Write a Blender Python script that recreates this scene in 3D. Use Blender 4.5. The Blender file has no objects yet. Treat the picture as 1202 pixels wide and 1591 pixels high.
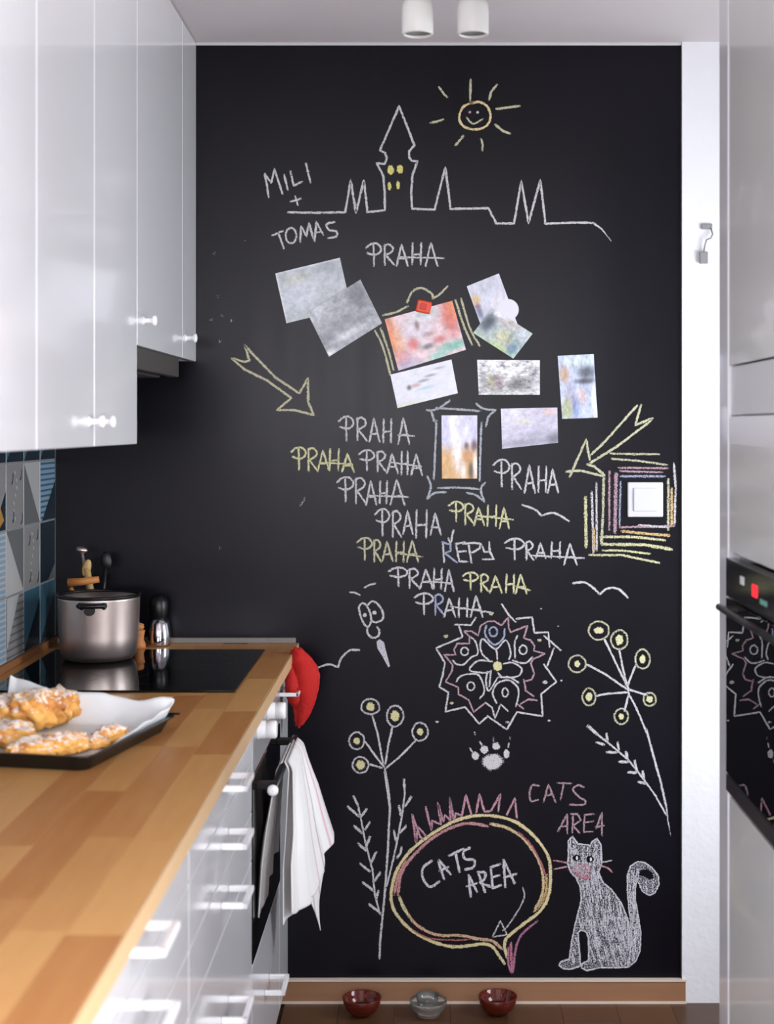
import bpy, bmesh, math, random
from mathutils import Vector, Matrix, noise
from mathutils.geometry import tessellate_polygon
random.seed(7)
SC = bpy.context.scene
COL = SC.collection
PI = math.pi

# ------------------------------------------------------------------ camera, world, lights, exposure
F = 2371.0                     # focal length in pixels of the 1202x1591 frame
D = 3.9                        # distance of the chalkboard wall
EYE = 1.469
cam = bpy.data.cameras.new('camera'); camo = bpy.data.objects.new('camera', cam); COL.objects.link(camo)
camo.location = (0, 0, EYE); camo.rotation_euler = (PI/2, 0, 0)
cam.sensor_fit = 'VERTICAL'; cam.sensor_height = 36; cam.sensor_width = 27.2
cam.lens = 36 * F / 1591
cam.shift_x = (601 - 662) / 1591; cam.shift_y = -(795.5 - 663) / 1591
cam.clip_start = .05
cam.dof.use_dof = True; cam.dof.focus_distance = 3.85; cam.dof.aperture_fstop = 4.5
SC.camera = camo

SC.view_settings.view_transform = 'Standard'; SC.view_settings.look = 'None'
SC.view_settings.gamma = 1; SC.view_settings.use_curve_mapping = False
SC.view_settings.exposure = 0.0

w = bpy.data.worlds.new('world'); SC.world = w; w.use_nodes = True
w.node_tree.nodes['Background'].inputs[0].default_value = (.82, .88, 1, 1)
w.node_tree.nodes['Background'].inputs[1].default_value = 1.5

def area(name, loc, target, sx, sy, power, col=(1, 1, 1)):
    l = bpy.data.lights.new(name, 'AREA'); l.shape = 'RECTANGLE'; l.size = sx; l.size_y = sy
    l.energy = power; l.color = col
    o = bpy.data.objects.new(name, l); COL.objects.link(o); o.location = loc
    o.rotation_euler = (Vector(target) - Vector(loc)).to_track_quat('-Z', 'Y').to_euler()
    return o
area('window_light', (-.25, -2.62, 1.72), (-.25, 3.9, 1.62), 1.25, .95, 72, (.95, .925, 1))
area('right_fill_light', (1.34, .30, 1.20), (-.6, .9, 1.10), 1.3, 1.7, 136, (.97, .97, 1))  # added fill lamp that brightens the left cabinets and drawers
area('side_window_light', (1.60, 3.10, 1.28), (.9, 3.7, 1.28), .7, .95, 26, (.93, .96, 1))

# ------------------------------------------------------------------ materials
def lin(c):
    return tuple(((v/255)/12.92 if v/255 <= .04045 else ((v/255+.055)/1.055)**2.4) for v in c)
MATS = {}
def mat(name, rgb, rough=.5, metal=0, spec=.5, coat=0, trans=0, ior=1.45, bump=0, bscale=60, vary=0, vscale=8, emit=None):
    if name in MATS: return MATS[name]
    m = bpy.data.materials.new(name); m.use_nodes = True; nt = m.node_tree; b = nt.nodes['Principled BSDF']
    c = lin(rgb) + (1,)
    b.inputs['Base Color'].default_value = c; b.inputs['Roughness'].default_value = rough
    b.inputs['Metallic'].default_value = metal; b.inputs['Specular IOR Level'].default_value = spec
    b.inputs['Coat Weight'].default_value = coat; b.inputs['Coat Roughness'].default_value = .04
    b.inputs['Transmission Weight'].default_value = trans; b.inputs['IOR'].default_value = ior
    if emit: b.inputs['Emission Color'].default_value = lin(rgb)+(1,); b.inputs['Emission Strength'].default_value = emit
    tc = nt.nodes.new('ShaderNodeTexCoord')
    n = nt.nodes.new('ShaderNodeTexNoise'); n.inputs['Scale'].default_value = vscale; n.inputs['Detail'].default_value = 5
    nt.links.new(tc.outputs['Object'], n.inputs['Vector'])
    r = nt.nodes.new('ShaderNodeMix'); r.data_type = 'RGBA'
    r.inputs[6].default_value = tuple(v*(1-vary) for v in c[:3])+(1,); r.inputs[7].default_value = tuple(min(1, v*(1+vary)) for v in c[:3])+(1,)
    nt.links.new(n.outputs['Fac'], r.inputs[0]); nt.links.new(r.outputs[2], b.inputs['Base Color'])
    if bump:
        n2 = nt.nodes.new('ShaderNodeTexNoise'); n2.inputs['Scale'].default_value = bscale; n2.inputs['Detail'].default_value = 4
        nt.links.new(tc.outputs['Object'], n2.inputs['Vector'])
        bm_ = nt.nodes.new('ShaderNodeBump'); bm_.inputs['Strength'].default_value = bump; bm_.inputs['Distance'].default_value = .004
        nt.links.new(n2.outputs['Fac'], bm_.inputs['Height']); nt.links.new(bm_.outputs['Normal'], b.inputs['Normal'])
    MATS[name] = m; return m

WHITE = mat('gloss_white_lacquer', (226, 226, 230), .16, coat=.35, vary=.01)
CARC = mat('white_board', (214, 214, 214), .5)
HANDLE = mat('white_handle_paint', (246, 246, 248), .25)
PLASTER = mat('white_plaster', (232, 233, 236), .8, bump=.35, bscale=45, vary=.03, vscale=14)
CEIL = mat('ceiling_paint', (204, 196, 198), .9, vary=.02)
BLACKG = mat('black_glass', (6, 6, 8), .045, spec=.5)
BLACKP = mat('black_plastic', (14, 14, 15), .35)
BLACKM = mat('black_enamel', (16, 17, 15), .4)
STEEL = mat('brushed_steel', (206, 192, 186), .4, metal=1, bump=.05, bscale=300)
SILVER = mat('silver_panel', (190, 190, 192), .3, metal=.6)
DGREY = mat('grey_hood_metal', (92, 88, 86), .45, metal=.5)
CREAM = mat('cream_edge', (216, 202, 186), .5)
TALL = mat('gloss_grey_lacquer', (216, 217, 214), .22, coat=.3, vary=.01)
RED = mat('red_fabric', (184, 26, 22), .8, bump=.5, bscale=160, vary=.15, vscale=20)
MAGNET = mat('orange_red_plastic', (222, 74, 38), .35)
PAPER = mat('parchment_paper', (226, 230, 232), .7, bump=.25, bscale=30)
GLASS = mat('clear_glass', (240, 242, 240), .04, trans=.93, ior=1.45)
REDGLASS = mat('amber_red_glass', (128, 46, 30), .06, trans=.55, ior=1.45)
WOODSP = mat('utensil_wood', (196, 128, 70), .5, vary=.2, vscale=30)
GROUT = mat('tile_grout', (160, 162, 160), .8)
SWITCH = mat('switch_plastic', (206, 206, 212), .35)
REDLED = mat('red_display', (255, 40, 50), .4, emit=1.2)
WHITEMARK = mat('white_print', (225, 225, 225), .5)
GREENMARK = mat('green_print', (110, 170, 150), .5)

def wood(name, dark, light, rough=.45, axis='Y', scale=1.0):
    m = bpy.data.materials.new(name); m.use_nodes = True; nt = m.node_tree; b = nt.nodes['Principled BSDF']
    tc = nt.nodes.new('ShaderNodeTexCoord'); oi = nt.nodes.new('ShaderNodeObjectInfo')
    mp = nt.nodes.new('ShaderNodeMapping')
    s = {'Y': (38, 3, 38), 'X': (3, 38, 38)}[axis]; mp.inputs['Scale'].default_value = tuple(v*scale for v in s)
    ad = nt.nodes.new('ShaderNodeVectorMath'); ad.operation = 'ADD'
    sc_ = nt.nodes.new('ShaderNodeVectorMath'); sc_.operation = 'SCALE'; sc_.inputs['Scale'].default_value = 40
    cb = nt.nodes.new('ShaderNodeCombineXYZ')
    nt.links.new(oi.outputs['Random'], cb.inputs[0]); nt.links.new(oi.outputs['Random'], cb.inputs[1])
    nt.links.new(cb.outputs[0], sc_.inputs[0]); nt.links.new(tc.outputs['Object'], mp.inputs['Vector'])
    nt.links.new(mp.outputs[0], ad.inputs[0]); nt.links.new(sc_.outputs[0], ad.inputs[1])
    n = nt.nodes.new('ShaderNodeTexNoise'); n.inputs['Scale'].default_value = 1.5; n.inputs['Detail'].default_value = 6
    nt.links.new(ad.outputs[0], n.inputs['Vector'])
    m1 = nt.nodes.new('ShaderNodeMath'); m1.operation = 'MULTIPLY_ADD'; m1.inputs[1].default_value = .75; 
    m2 = nt.nodes.new('ShaderNodeMath'); m2.operation = 'MULTIPLY'; m2.inputs[1].default_value = .55
    nt.links.new(n.outputs['Fac'], m2.inputs[0]); nt.links.new(oi.outputs['Random'], m1.inputs[0]); nt.links.new(m2.outputs[0], m1.inputs[2])
    mx = nt.nodes.new('ShaderNodeMix'); mx.data_type = 'RGBA'; mx.clamp_factor = True
    mx.inputs[6].default_value = lin(dark)+(1,); mx.inputs[7].default_value = lin(light)+(1,)
    nt.links.new(m1.outputs[0], mx.inputs[0]); nt.links.new(mx.outputs[2], b.inputs['Base Color'])
    b.inputs['Roughness'].default_value = rough
    bu = nt.nodes.new('ShaderNodeBump'); bu.inputs['Strength'].default_value = .12; bu.inputs['Distance'].default_value = .002
    nt.links.new(n.outputs['Fac'], bu.inputs['Height']); nt.links.new(bu.outputs[0], b.inputs['Normal'])
    return m
OAK = wood('oiled_beech', (176, 112, 58), (214, 162, 100), .36)
FLOORW = wood('brown_laminate', (66, 42, 26), (92, 62, 40), .4)
SKIRT = wood('skirting_wood', (132, 92, 64), (164, 122, 90), .45, 'X')

# chalkboard paint
def chalkboard():
    m = bpy.data.materials.new('chalkboard_paint'); m.use_nodes = True; nt = m.node_tree; b = nt.nodes['Principled BSDF']
    tc = nt.nodes.new('ShaderNodeTexCoord')
    n = nt.nodes.new('ShaderNodeTexNoise'); n.inputs['Scale'].default_value = 2.2; n.inputs['Detail'].default_value = 7; n.inputs['Roughness'].default_value = .6
    nt.links.new(tc.outputs['Object'], n.inputs['Vector'])
    mx = nt.nodes.new('ShaderNodeMix'); mx.data_type = 'RGBA'
    mx.inputs[6].default_value = lin((6, 6, 9))+(1,); mx.inputs[7].default_value = lin((15, 13, 24))+(1,)
    nt.links.new(n.outputs['Fac'], mx.inputs[0]); nt.links.new(mx.outputs[2], b.inputs['Base Color']); b.inputs['Specular IOR Level'].default_value = .19
    n2 = nt.nodes.new('ShaderNodeTexNoise'); n2.inputs['Scale'].default_value = 9; n2.inputs['Detail'].default_value = 4
    mp = nt.nodes.new('ShaderNodeMapping'); mp.inputs['Scale'].default_value = (2.5, 1, .25)
    nt.links.new(tc.outputs['Object'], mp.inputs['Vector']); nt.links.new(mp.outputs[0], n2.inputs['Vector'])
    rm = nt.nodes.new('ShaderNodeMapRange'); rm.inputs['To Min'].default_value = .27; rm.inputs['To Max'].default_value = .35
    nt.links.new(n2.outputs['Fac'], rm.inputs['Value']); nt.links.new(rm.outputs[0], b.inputs['Roughness'])
    n3 = nt.nodes.new('ShaderNodeTexNoise'); n3.inputs['Scale'].default_value = 160
    nt.links.new(tc.outputs['Object'], n3.inputs['Vector'])
    bu = nt.nodes.new('ShaderNodeBump'); bu.inputs['Strength'].default_value = .06; bu.inputs['Distance'].default_value = .001
    nt.links.new(n3.outputs['Fac'], bu.inputs['Height']); nt.links.new(bu.outputs[0], b.inputs['Normal'])
    return m
BOARD = chalkboard()

def chalkmat():
    m = bpy.data.materials.new('chalk_marks'); m.use_nodes = True; nt = m.node_tree; b = nt.nodes['Principled BSDF']
    at = nt.nodes.new('ShaderNodeAttribute'); at.attribute_name = 'Col'
    nt.links.new(at.outputs['Color'], b.inputs['Base Color']); b.inputs['Roughness'].default_value = .95; b.inputs['Specular IOR Level'].default_value = .1
    tc = nt.nodes.new('ShaderNodeTexCoord'); n = nt.nodes.new('ShaderNodeTexNoise'); n.inputs['Scale'].default_value = 300; n.inputs['Detail'].default_value = 2
    nt.links.new(tc.outputs['Object'], n.inputs['Vector'])
    k = nt.nodes.new('ShaderNodeMath'); k.operation = 'MULTIPLY_ADD'; k.inputs[1].default_value = 3.2; k.inputs[2].default_value = -1.6
    nt.links.new(n.outputs['Fac'], k.inputs[0])
    a = nt.nodes.new('ShaderNodeMath'); a.operation = 'ADD'; a.use_clamp = True
    nt.links.new(k.outputs[0], a.inputs[0]); nt.links.new(at.outputs['Alpha'], a.inputs[1])
    nt.links.new(a.outputs[0], b.inputs['Alpha'])
    return m
CHALK = chalkmat()
def colmat(name, rough=.4, bump=0):
    m = bpy.data.materials.new(name); m.use_nodes = True; nt = m.node_tree; b = nt.nodes['Principled BSDF']
    at = nt.nodes.new('ShaderNodeAttribute'); at.attribute_name = 'Col'
    nt.links.new(at.outputs['Color'], b.inputs['Base Color']); b.inputs['Roughness'].default_value = rough
    if bump:
        tc = nt.nodes.new('ShaderNodeTexCoord'); n = nt.nodes.new('ShaderNodeTexNoise'); n.inputs['Scale'].default_value = 400
        nt.links.new(tc.outputs['Object'], n.inputs['Vector'])
        bu = nt.nodes.new('ShaderNodeBump'); bu.inputs['Strength'].default_value = bump; bu.inputs['Distance'].default_value = .002
        nt.links.new(n.outputs['Fac'], bu.inputs['Height']); nt.links.new(bu.outputs[0], b.inputs['Normal'])
    return m
PRINT = colmat('photo_print', .3)
CLOTH = colmat('striped_cotton', .9, .4)

def pastrymat():
    m = bpy.data.materials.new('sugared_pastry'); m.use_nodes = True; nt = m.node_tree; b = nt.nodes['Principled BSDF']
    tc = nt.nodes.new('ShaderNodeTexCoord'); n = nt.nodes.new('ShaderNodeTexNoise'); n.inputs['Scale'].default_value = 28; n.inputs['Detail'].default_value = 5
    nt.links.new(tc.outputs['Object'], n.inputs['Vector'])
    cr = nt.nodes.new('ShaderNodeValToRGB'); e = cr.color_ramp.elements
    e[0].position = .32; e[0].color = lin((176, 98, 36))+(1,); e[1].position = .62; e[1].color = lin((246, 186, 96))+(1,)
    nt.links.new(n.outputs['Fac'], cr.inputs[0])
    g = nt.nodes.new('ShaderNodeNewGeometry'); sx = nt.nodes.new('ShaderNodeSeparateXYZ'); nt.links.new(g.outputs['Normal'], sx.inputs[0])
    n2 = nt.nodes.new('ShaderNodeTexNoise'); n2.inputs['Scale'].default_value = 130; n2.inputs['Detail'].default_value = 3
    nt.links.new(tc.outputs['Object'], n2.inputs['Vector'])
    ma = nt.nodes.new('ShaderNodeMath'); ma.operation = 'MULTIPLY_ADD'; ma.inputs[1].default_value = .45; nt.links.new(sx.outputs[2], ma.inputs[0]); nt.links.new(n2.outputs['Fac'], ma.inputs[2])
    mr = nt.nodes.new('ShaderNodeMapRange'); mr.inputs['From Min'].default_value = .74; mr.inputs['From Max'].default_value = .92; nt.links.new(ma.outputs[0], mr.inputs['Value'])
    mx = nt.nodes.new('ShaderNodeMix'); mx.data_type = 'RGBA'; mx.inputs[7].default_value = lin((244, 232, 222))+(1,)
    nt.links.new(mr.outputs[0], mx.inputs[0]); nt.links.new(cr.outputs[0], mx.inputs[6]); nt.links.new(mx.outputs[2], b.inputs['Base Color'])
    b.inputs['Roughness'].default_value = .6
    return m
PASTRY = pastrymat()

# ------------------------------------------------------------------ helpers
OFF = {}
def off(o): return OFF.get(o.name, Vector((0, 0, 0))) if o else Vector((0, 0, 0))
def tag(o, label=None, cat=None, group=None, kind=None):
    if label: o['label'] = label
    if cat: o['category'] = cat
    if group: o['group'] = group
    if kind: o['kind'] = kind
    return o
def thing(name, loc, label, cat, group=None):
    o = bpy.data.objects.new(name, None); COL.objects.link(o); o.location = loc; o.empty_display_size = .05
    OFF[o.name] = Vector(loc); return tag(o, label, cat, group)
def obj(name, bm, m, parent=None, org=None, smooth=False):
    """bm in world coordinates becomes one mesh object; org = its own world origin."""
    org = Vector(org) if org else (off(parent) if parent else Vector((0, 0, 0)))
    bmesh.ops.translate(bm, verts=bm.verts, vec=-org)
    me = bpy.data.meshes.new(name); bm.to_mesh(me); bm.free()
    for mm in (m if isinstance(m, (list, tuple)) else [m]): me.materials.append(mm)
    if smooth:
        for p in me.polygons: p.use_smooth = True
    o = bpy.data.objects.new(name, me); COL.objects.link(o)
    o.location = org - off(parent); 
    if parent: o.parent = parent
    OFF[o.name] = org
    return o
def copypart(src, parent, dv):
    """copy of a part (shared mesh) shifted by dv in world space relative to where src is"""
    c = src.copy(); COL.objects.link(c); org = off(src) + Vector(dv)
    c.parent = parent; c.location = org - off(parent); OFF[c.name] = org
    return c
def addbox(bm, x0, x1, y0, y1, z0, z1, bev=0, seg=2, mi=0):
    t = bmesh.new(); bmesh.ops.create_cube(t, size=1)
    for v in t.verts: v.co = Vector(((x0+x1)/2+v.co.x*(x1-x0), (y0+y1)/2+v.co.y*(y1-y0), (z0+z1)/2+v.co.z*(z1-z0)))
    if bev: bmesh.ops.bevel(t, geom=t.edges[:], offset=bev, segments=seg, profile=.5, affect='EDGES')
    merge(bm, t, mi); return bm
def merge(bm, t, mi=0):
    mp = {v: bm.verts.new(v.co) for v in t.verts}
    for f in t.faces:
        try: nf = bm.faces.new([mp[v] for v in f.verts]); nf.material_index = mi; nf.smooth = f.smooth
        except ValueError: pass
    t.free()
def box(name, b, m, parent=None, bev=.0, org=None):
    bm = bmesh.new(); addbox(bm, *b, bev=bev); return obj(name, bm, m, parent, org)
def addlathe(bm, prof, cx, cy, axis='Z', cz=0, seg=40, mi=0, cap=True):
    """prof: list of (radius, height) pairs; around Z at (cx,cy,cz) or along X"""
    t = bmesh.new(); rings = []
    for r, h in prof:
        ring = []
        for i in range(seg):
            a = 2*PI*i/seg
            if axis == 'Z': p = (cx+r*math.cos(a), cy+r*math.sin(a), cz+h)
            elif axis == 'X': p = (cx+h, cy+r*math.cos(a), cz+r*math.sin(a))
            else: p = (cx+r*math.cos(a), cy+h, cz+r*math.sin(a))
            ring.append(t.verts.new(p))
        rings.append(ring)
    for a, b in zip(rings, rings[1:]):
        for i in range(seg):
            f = t.faces.new((a[i], a[(i+1) % seg], b[(i+1) % seg], b[i])); f.smooth = True
    if cap: t.faces.new(rings[0][::-1]); t.faces.new(rings[-1])
    bmesh.ops.recalc_face_normals(t, faces=t.faces[:])
    merge(bm, t, mi); return bm
def addtube(bm, pts, r, seg=10, r2=None):
    pts = [Vector(p) for p in pts]; t = bmesh.new(); rings = []
    n = len(pts)
    for i, p in enumerate(pts):
        d = (pts[min(i+1, n-1)]-pts[max(i-1, 0)]).normalized()
        u = d.orthogonal().normalized() if i == 0 else (u - d*u.dot(d)).normalized()
        v = d.cross(u); rr = r if r2 is None else r+(r2-r)*i/(n-1)
        rings.append([t.verts.new(p+(u*math.cos(2*PI*k/seg)+v*math.sin(2*PI*k/seg))*rr) for k in range(seg)])
    for a, b in zip(rings, rings[1:]):
        for k in range(seg):
            f = t.faces.new((a[k], a[(k+1) % seg], b[(k+1) % seg], b[k])); f.smooth = True
    t.faces.new(rings[0][::-1]); t.faces.new(rings[-1])
    bmesh.ops.recalc_face_normals(t, faces=t.faces[:]); merge(bm, t); return bm

XL = -.954      # tiled wall
XF = -.353      # base cabinet fronts
XW = -.329      # worktop front edge
XU = -.587      # wall cabinet fronts
ZT = .917       # worktop top
H = 2.45
XT = .548       # tall unit fronts
YN = -2.4

# ------------------------------------------------------------------ the setting
wall = box('wall_back', (XL-.1, .650, D, D+.1, 0, H), BOARD); tag(wall, kind='structure')
wl = box('wall_left', (XL-.1, XL, YN, D, 0, H), PLASTER); tag(wl, kind='structure')
wb = bmesh.new()
for q in [(1.17, 1.27, YN, -.40, 0, H), (1.17, 1.27, 1.0, 2.80, 0, H), (1.17, 1.27, -.40, 1.0, 0, .28), (1.17, 1.27, -.40, 1.0, 2.12, H)]: addbox(wb, *q)
wr = obj('wall_right', wb, PLASTER)  # opening added so the right fill lamp can shine in
wb = bmesh.new()
for q in [(XL-.1, -.90, YN-.1, YN, 0, H), (.42, 1.27, YN-.1, YN, 0, H), (-.90, .42, YN-.1, YN, 0, 1.12), (-.90, .42, YN-.1, YN, 2.2, H)]: addbox(wb, *q)
tag(obj('wall_near', wb, PLASTER), kind='structure')
FRAME = mat('window_frame_white', (230, 230, 232), .4)
wb = bmesh.new()
for q in [(1.19, 1.24, -.40, -.34, .28, 2.12), (1.19, 1.24, .94, 1.0, .28, 2.12), (1.19, 1.24, .27, .33, .28, 2.12), (1.19, 1.24, -.40, 1.0, .28, .34), (1.19, 1.24, -.40, 1.0, 2.06, 2.12)]: addbox(wb, *q)
tag(obj('fill_window', wb, FRAME), kind='structure')  # made-up window frame, unseen, put round the right fill lamp
wb = bmesh.new()
for q in [(-.90, -.84, YN-.08, YN-.03, 1.12, 2.2), (.36, .42, YN-.08, YN-.03, 1.12, 2.2), (-.27, -.21, YN-.08, YN-.03, 1.12, 2.2), (-.90, .42, YN-.08, YN-.03, 1.12, 1.18), (-.90, .42, YN-.08, YN-.03, 2.14, 2.2)]: addbox(wb, *q)
tag(obj('window_2', wb, FRAME), kind='structure'); tag(wr, kind='structure')
stub = box('wall_right_end', (.652, 1.55, D-.010, D+.1, 0, H), PLASTER); tag(stub, kind='structure')
# side wall of the passage with its window opening
pw = bmesh.new()
addbox(pw, 1.45, 1.55, 2.4, D+.1, 0, .75); addbox(pw, 1.45, 1.55, 2.4, D+.1, 1.8, H)
addbox(pw, 1.45, 1.55, 2.4, 2.7, .75, 1.8); addbox(pw, 1.45, 1.55, 3.5, D+.1, .75, 1.8)
tag(obj('wall_passage', pw, PLASTER), kind='structure')
pb = box('wall_passage_near', (1.27, 1.45, 2.4, 2.5, 0, H), PLASTER); tag(pb, kind='structure')
ce = box('ceiling', (XL-.1, 1.55, YN, D+.1, H, H+.1), CEIL); tag(ce, kind='structure')
tr = box('trim_1', (XL, .655, D-.006, D-.0005, H-.007, H-.0005), mat('caulk_white', (205, 203, 204), .7)); tag(tr, kind='structure')

fl = box('floor', (XL-.1, 1.55, YN, D+.1, -.1, -.008), mat('floor_base', (70, 46, 30), .8)); tag(fl, kind='structure')
bm = bmesh.new(); addbox(bm, 0, .138, 0, 1.19, -.008, 0, bev=.0012, seg=1)
plank0 = None
x = -.36; col = 0
while x < 1.44:
    y = -.2 - (col % 3)*.4
    while y < D-.01:
        y1 = min(y+1.19, D-.004)
        if y1 > 1.2:
            b2 = bmesh.new(); addbox(b2, x, min(x+.1395, 1.448), y, y1, -.0085, 0, bev=.0005, seg=1)
            if x+.138 > .655 and y1 > D-.061: pass
            p = obj('plank', b2, FLOORW, fl, org=(x, y, 0))
        y += 1.192
    x += .140; col += 1
bm.free()

sk = box('baseboard_back', (XF-.25, .660, D-.014, D, .006, .056), SKIRT); tag(sk, kind='structure')
box('top_edge', (XF-.25, .662, D-.016, D, .056, .061), CREAM, sk); box('bottom_edge', (XF-.25, .662, D-.017, D, 0, .006), CREAM, sk)
tag(sk.children[0], 'cream top edge strip') if sk.children else None

# faint grey hook with something hanging on the white wall end
hk = thing('wall_hook', (.72, D-.010, 1.93), 'small pale grey hook with a hanging pendant high on the white wall end', 'hook')
YS = D-.010
HK = mat('pale_grey_plastic', (140, 140, 140), .5)
box('hook_plate', (.700, .728, YS-.006, YS, 1.972, 1.986), HK, hk, .002)
b = bmesh.new(); addtube(b, [(.724, YS-.006, 1.974), (.728, YS-.01, 1.958), (.722, YS-.012, 1.948), (.712, YS-.012, 1.944), (.708, YS-.01, 1.93), (.706, YS-.008, 1.915)], .002)
obj('hook_wire', b, HK, hk)
box('pendant', (.695, .716, YS-.012, YS-.002, 1.884, 1.914), HK, hk, .002)

# ------------------------------------------------------------------ tiled splashback (pieces of the left wall)
TCOL = {'l': mat('tile_light_grey', (176, 178, 178), .22), 'g': mat('tile_mid_grey', (138, 138, 138), .22), 'd': mat('tile_dark_grey', (104, 106, 108), .22),
        'n': mat('tile_navy', (24, 40, 52), .2), 'b': mat('tile_pale_blue', (130, 158, 182), .2), 't': mat('tile_teal', (62, 100, 118), .2),
        'o': mat('tile_ochre', (176, 132, 66), .2), 'k': mat('tile_ink', (22, 24, 28), .25)}
TS = .1515
def wtile(i, j, spec):
    """i columns from the corner, j rows down from z=1.535; spec: list of (colour, polygon in unit square u right->corner, v down)"""
    y1 = D-.004-i*TS; y0 = y1-TS+.003; zt = 1.5355-j*TS; zb = zt-TS+.003
    if i == 0: pass
    zb2 = max(zb, ZT+.020)
    if zb2 >= zt-.01: return
    b = bmesh.new(); addbox(b, XL, XL+.006, y0, y1, zb2, zt, bev=.0008, seg=1)
    cols = []; mats = [TCOL['l']]; n = 0
    for c, poly in spec:
        mats.append(TCOL[c]); n += 1
        pts = []
        for u, v in poly:
            z = zt-.001-v*(TS-.005); z = max(z, zb2+.001); pts.append((XL+.0063+n*.00012, y0+.001+u*(y1-y0-.002), z))
        if len(pts) > 2:
            vs = [b.verts.new(p) for p in pts]
            try: f = b.faces.new(vs); f.material_index = n
            except ValueError: pass
    bmesh.ops.recalc_face_normals(b, faces=b.faces[:])
    for f in b.faces:
        if f.material_index > 0 and f.normal.x < 0: f.normal_flip()
    obj('tile', b, mats, wl, org=(XL, y0, zb2))
SQ = [(0, 0), (1, 0), (1, 1), (0, 1)]
def hatch(c, n=11, x0=0, x1=1): return [(c, [(x0, k/n+.02), (x1, k/n+.02), (x1, k/n+.055), (x0, k/n+.055)]) for k in range(n)]
def swoop(cu, cv, s=.12):
    pts = []
    for k in range(7): a = -.6+k*.35; pts.append((cu+s*math.cos(a), cv+s*math.sin(a)))
    for k in range(6, -1, -1): a = -.6+k*.35; pts.append((cu+s*.35+s*.45*math.cos(a), cv+s*.65*math.sin(a)))
    return ('k', pts)
FAN = [('g', SQ)]+[('l', [(.45+.1*math.sin(k), .12*k+.1), (.55+.1*math.sin(k), .12*k+.13), (.5+.1*math.sin(k), .12*k+.18)]) for k in range(7)]+[swoop(.25, .2), swoop(.75, .15), swoop(.3, .8), swoop(.8, .85)]
P1 = [('l', SQ), ('d', [(0, 0), (0, 1), (1, 1)])]
P2 = [('b', SQ)]+hatch('t')+[('n', [(1, .35), (1, 1), (.1, 1)])]
P3 = [('n', SQ), ('d', [(1, .75), (1, 1), (.5, 1)])]
P4 = [('l', SQ), ('d', [(0, 0), (1, 0), (1, 1)])]
P5 = [('g', SQ), ('n', [(1, .4), (1, 1), (.3, 1)]), ('o', [(.55, .5), (.9, .85), (.55, 1)])]
P6 = [('b', SQ)]+hatch('l')+[('n', [(0, 0), (.6, 0), (0, .9)])]
P7 = [('t', SQ), ('n', [(0, 1), (1, .2), (1, 1)])]
P8 = [('g', SQ)]+hatch('d', 9)+[('l', [(0, 0), (.7, 0), (0, .8)])]
rowsP = [[P7, P7, P7, P7], [P2, P1, FAN, P5], [P3, FAN, P4, P6], [P7, P7, P8, P6], [P3, P8, P6, P7]]
rng = random.Random(3)
for j in range(5):
    for i in range(16):
        if j == 4 and i > 8: continue
        wtile(i, j, rowsP[j][i] if i < 4 else rng.choice([P1, P2, P3, P4, P5, P6, P7, P8, FAN]))
box('grout', (XL, XL+.0045, 1.4, D-.001, ZT+.019, 1.5355), mat('grey_grout', (112, 116, 116), .8), wl)
# thin light corner trim of the tiling
t2 = box('trim_2', (XL+.0005, XL+.008, D-.003, D-.0005, ZT+.02, 1.43), mat('tile_trim', (70, 92, 92), .4)); tag(t2, kind='structure')

# ------------------------------------------------------------------ base cabinets
def dhandle(parent, yc, zc, src=[None]):
    if src[0]: return copypart(src[0], parent, (0, yc-src[1], zc-src[2]))
    b = bmesh.new(); hw = .054; dp = .045
    addbox(b, XF+.0, XF+dp, yc-hw, yc-hw+.010, zc-.005, zc+.006, bev=.002)
    addbox(b, XF+.0, XF+dp, yc+hw-.010, yc+hw, zc-.005, zc+.006, bev=.002)
    addbox(b, XF+dp-.010, XF+dp, yc-hw, yc+hw, zc-.005, zc+.006, bev=.002)
    o = obj('handle', b, HANDLE, parent, org=(XF, yc, zc)); src[0] = o; src.extend([yc, zc]); return o
def base_unit(name, y0, y1, drawers, label, group=None, cat='cabinet', ztop=.885):
    t = thing(name, (XL+.3, (y0+y1)/2, 0), label, cat, group)
    b = bmesh.new()
    addbox(b, XL+.005, XF-.019, y0+.0005, y0+.018, .061, ztop); addbox(b, XL+.005, XF-.019, y1-.018, y1-.0005, .061, ztop)
    addbox(b, XL+.005, XF-.019, y0+.018, y1-.018, .061, .079); addbox(b, XL+.005, XL+.02, y0+.018, y1-.018, .079, ztop)
    obj('carcass', b, CARC, t)
    box('plinth', (XF-.08, XF-.065, y0, y1, .0005, .061), CARC, t)
    for z0, z1, zh in drawers:
        d = box('drawer', (XF-.0185, XF, y0+.0015, y1-.0015, z0+.0015, z1-.0015), WHITE, t, .0012)
        if zh: dhandle(d, (y0+y1)/2, zh)
    return t
DR = [(.79, .885, .84), (.69, .79, .737), (.59, .69, .635), (.061, .59, None)]
DR = [(.79, .885, .845), (.69, .79, .745), (.59, .69, .643), (.325, .59, .445), (.061, .325, .235)]
base_unit('drawer_cabinet', 2.27, 3.09, DR, 'white gloss drawer cabinet with five drawers, next to the built-in oven')
base_unit('drawer_cabinet', 1.45, 2.27, DR, 'white gloss drawer cabinet nearer the camera, second from the oven')
base_unit('drawer_cabinet', .65, 1.45, DR, 'white gloss drawer cabinet under the nearest end of the worktop, below the frame')
base_unit('narrow_cabinet', 3.675, 3.895, [(.061, .885, None)], 'narrow white base cabinet between the oven and the chalkboard wall')
nc = [o for o in bpy.data.objects if o.name.startswith('narrow_cabinet')][0]
b = bmesh.new(); yc = 3.70; zc = .826
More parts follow.
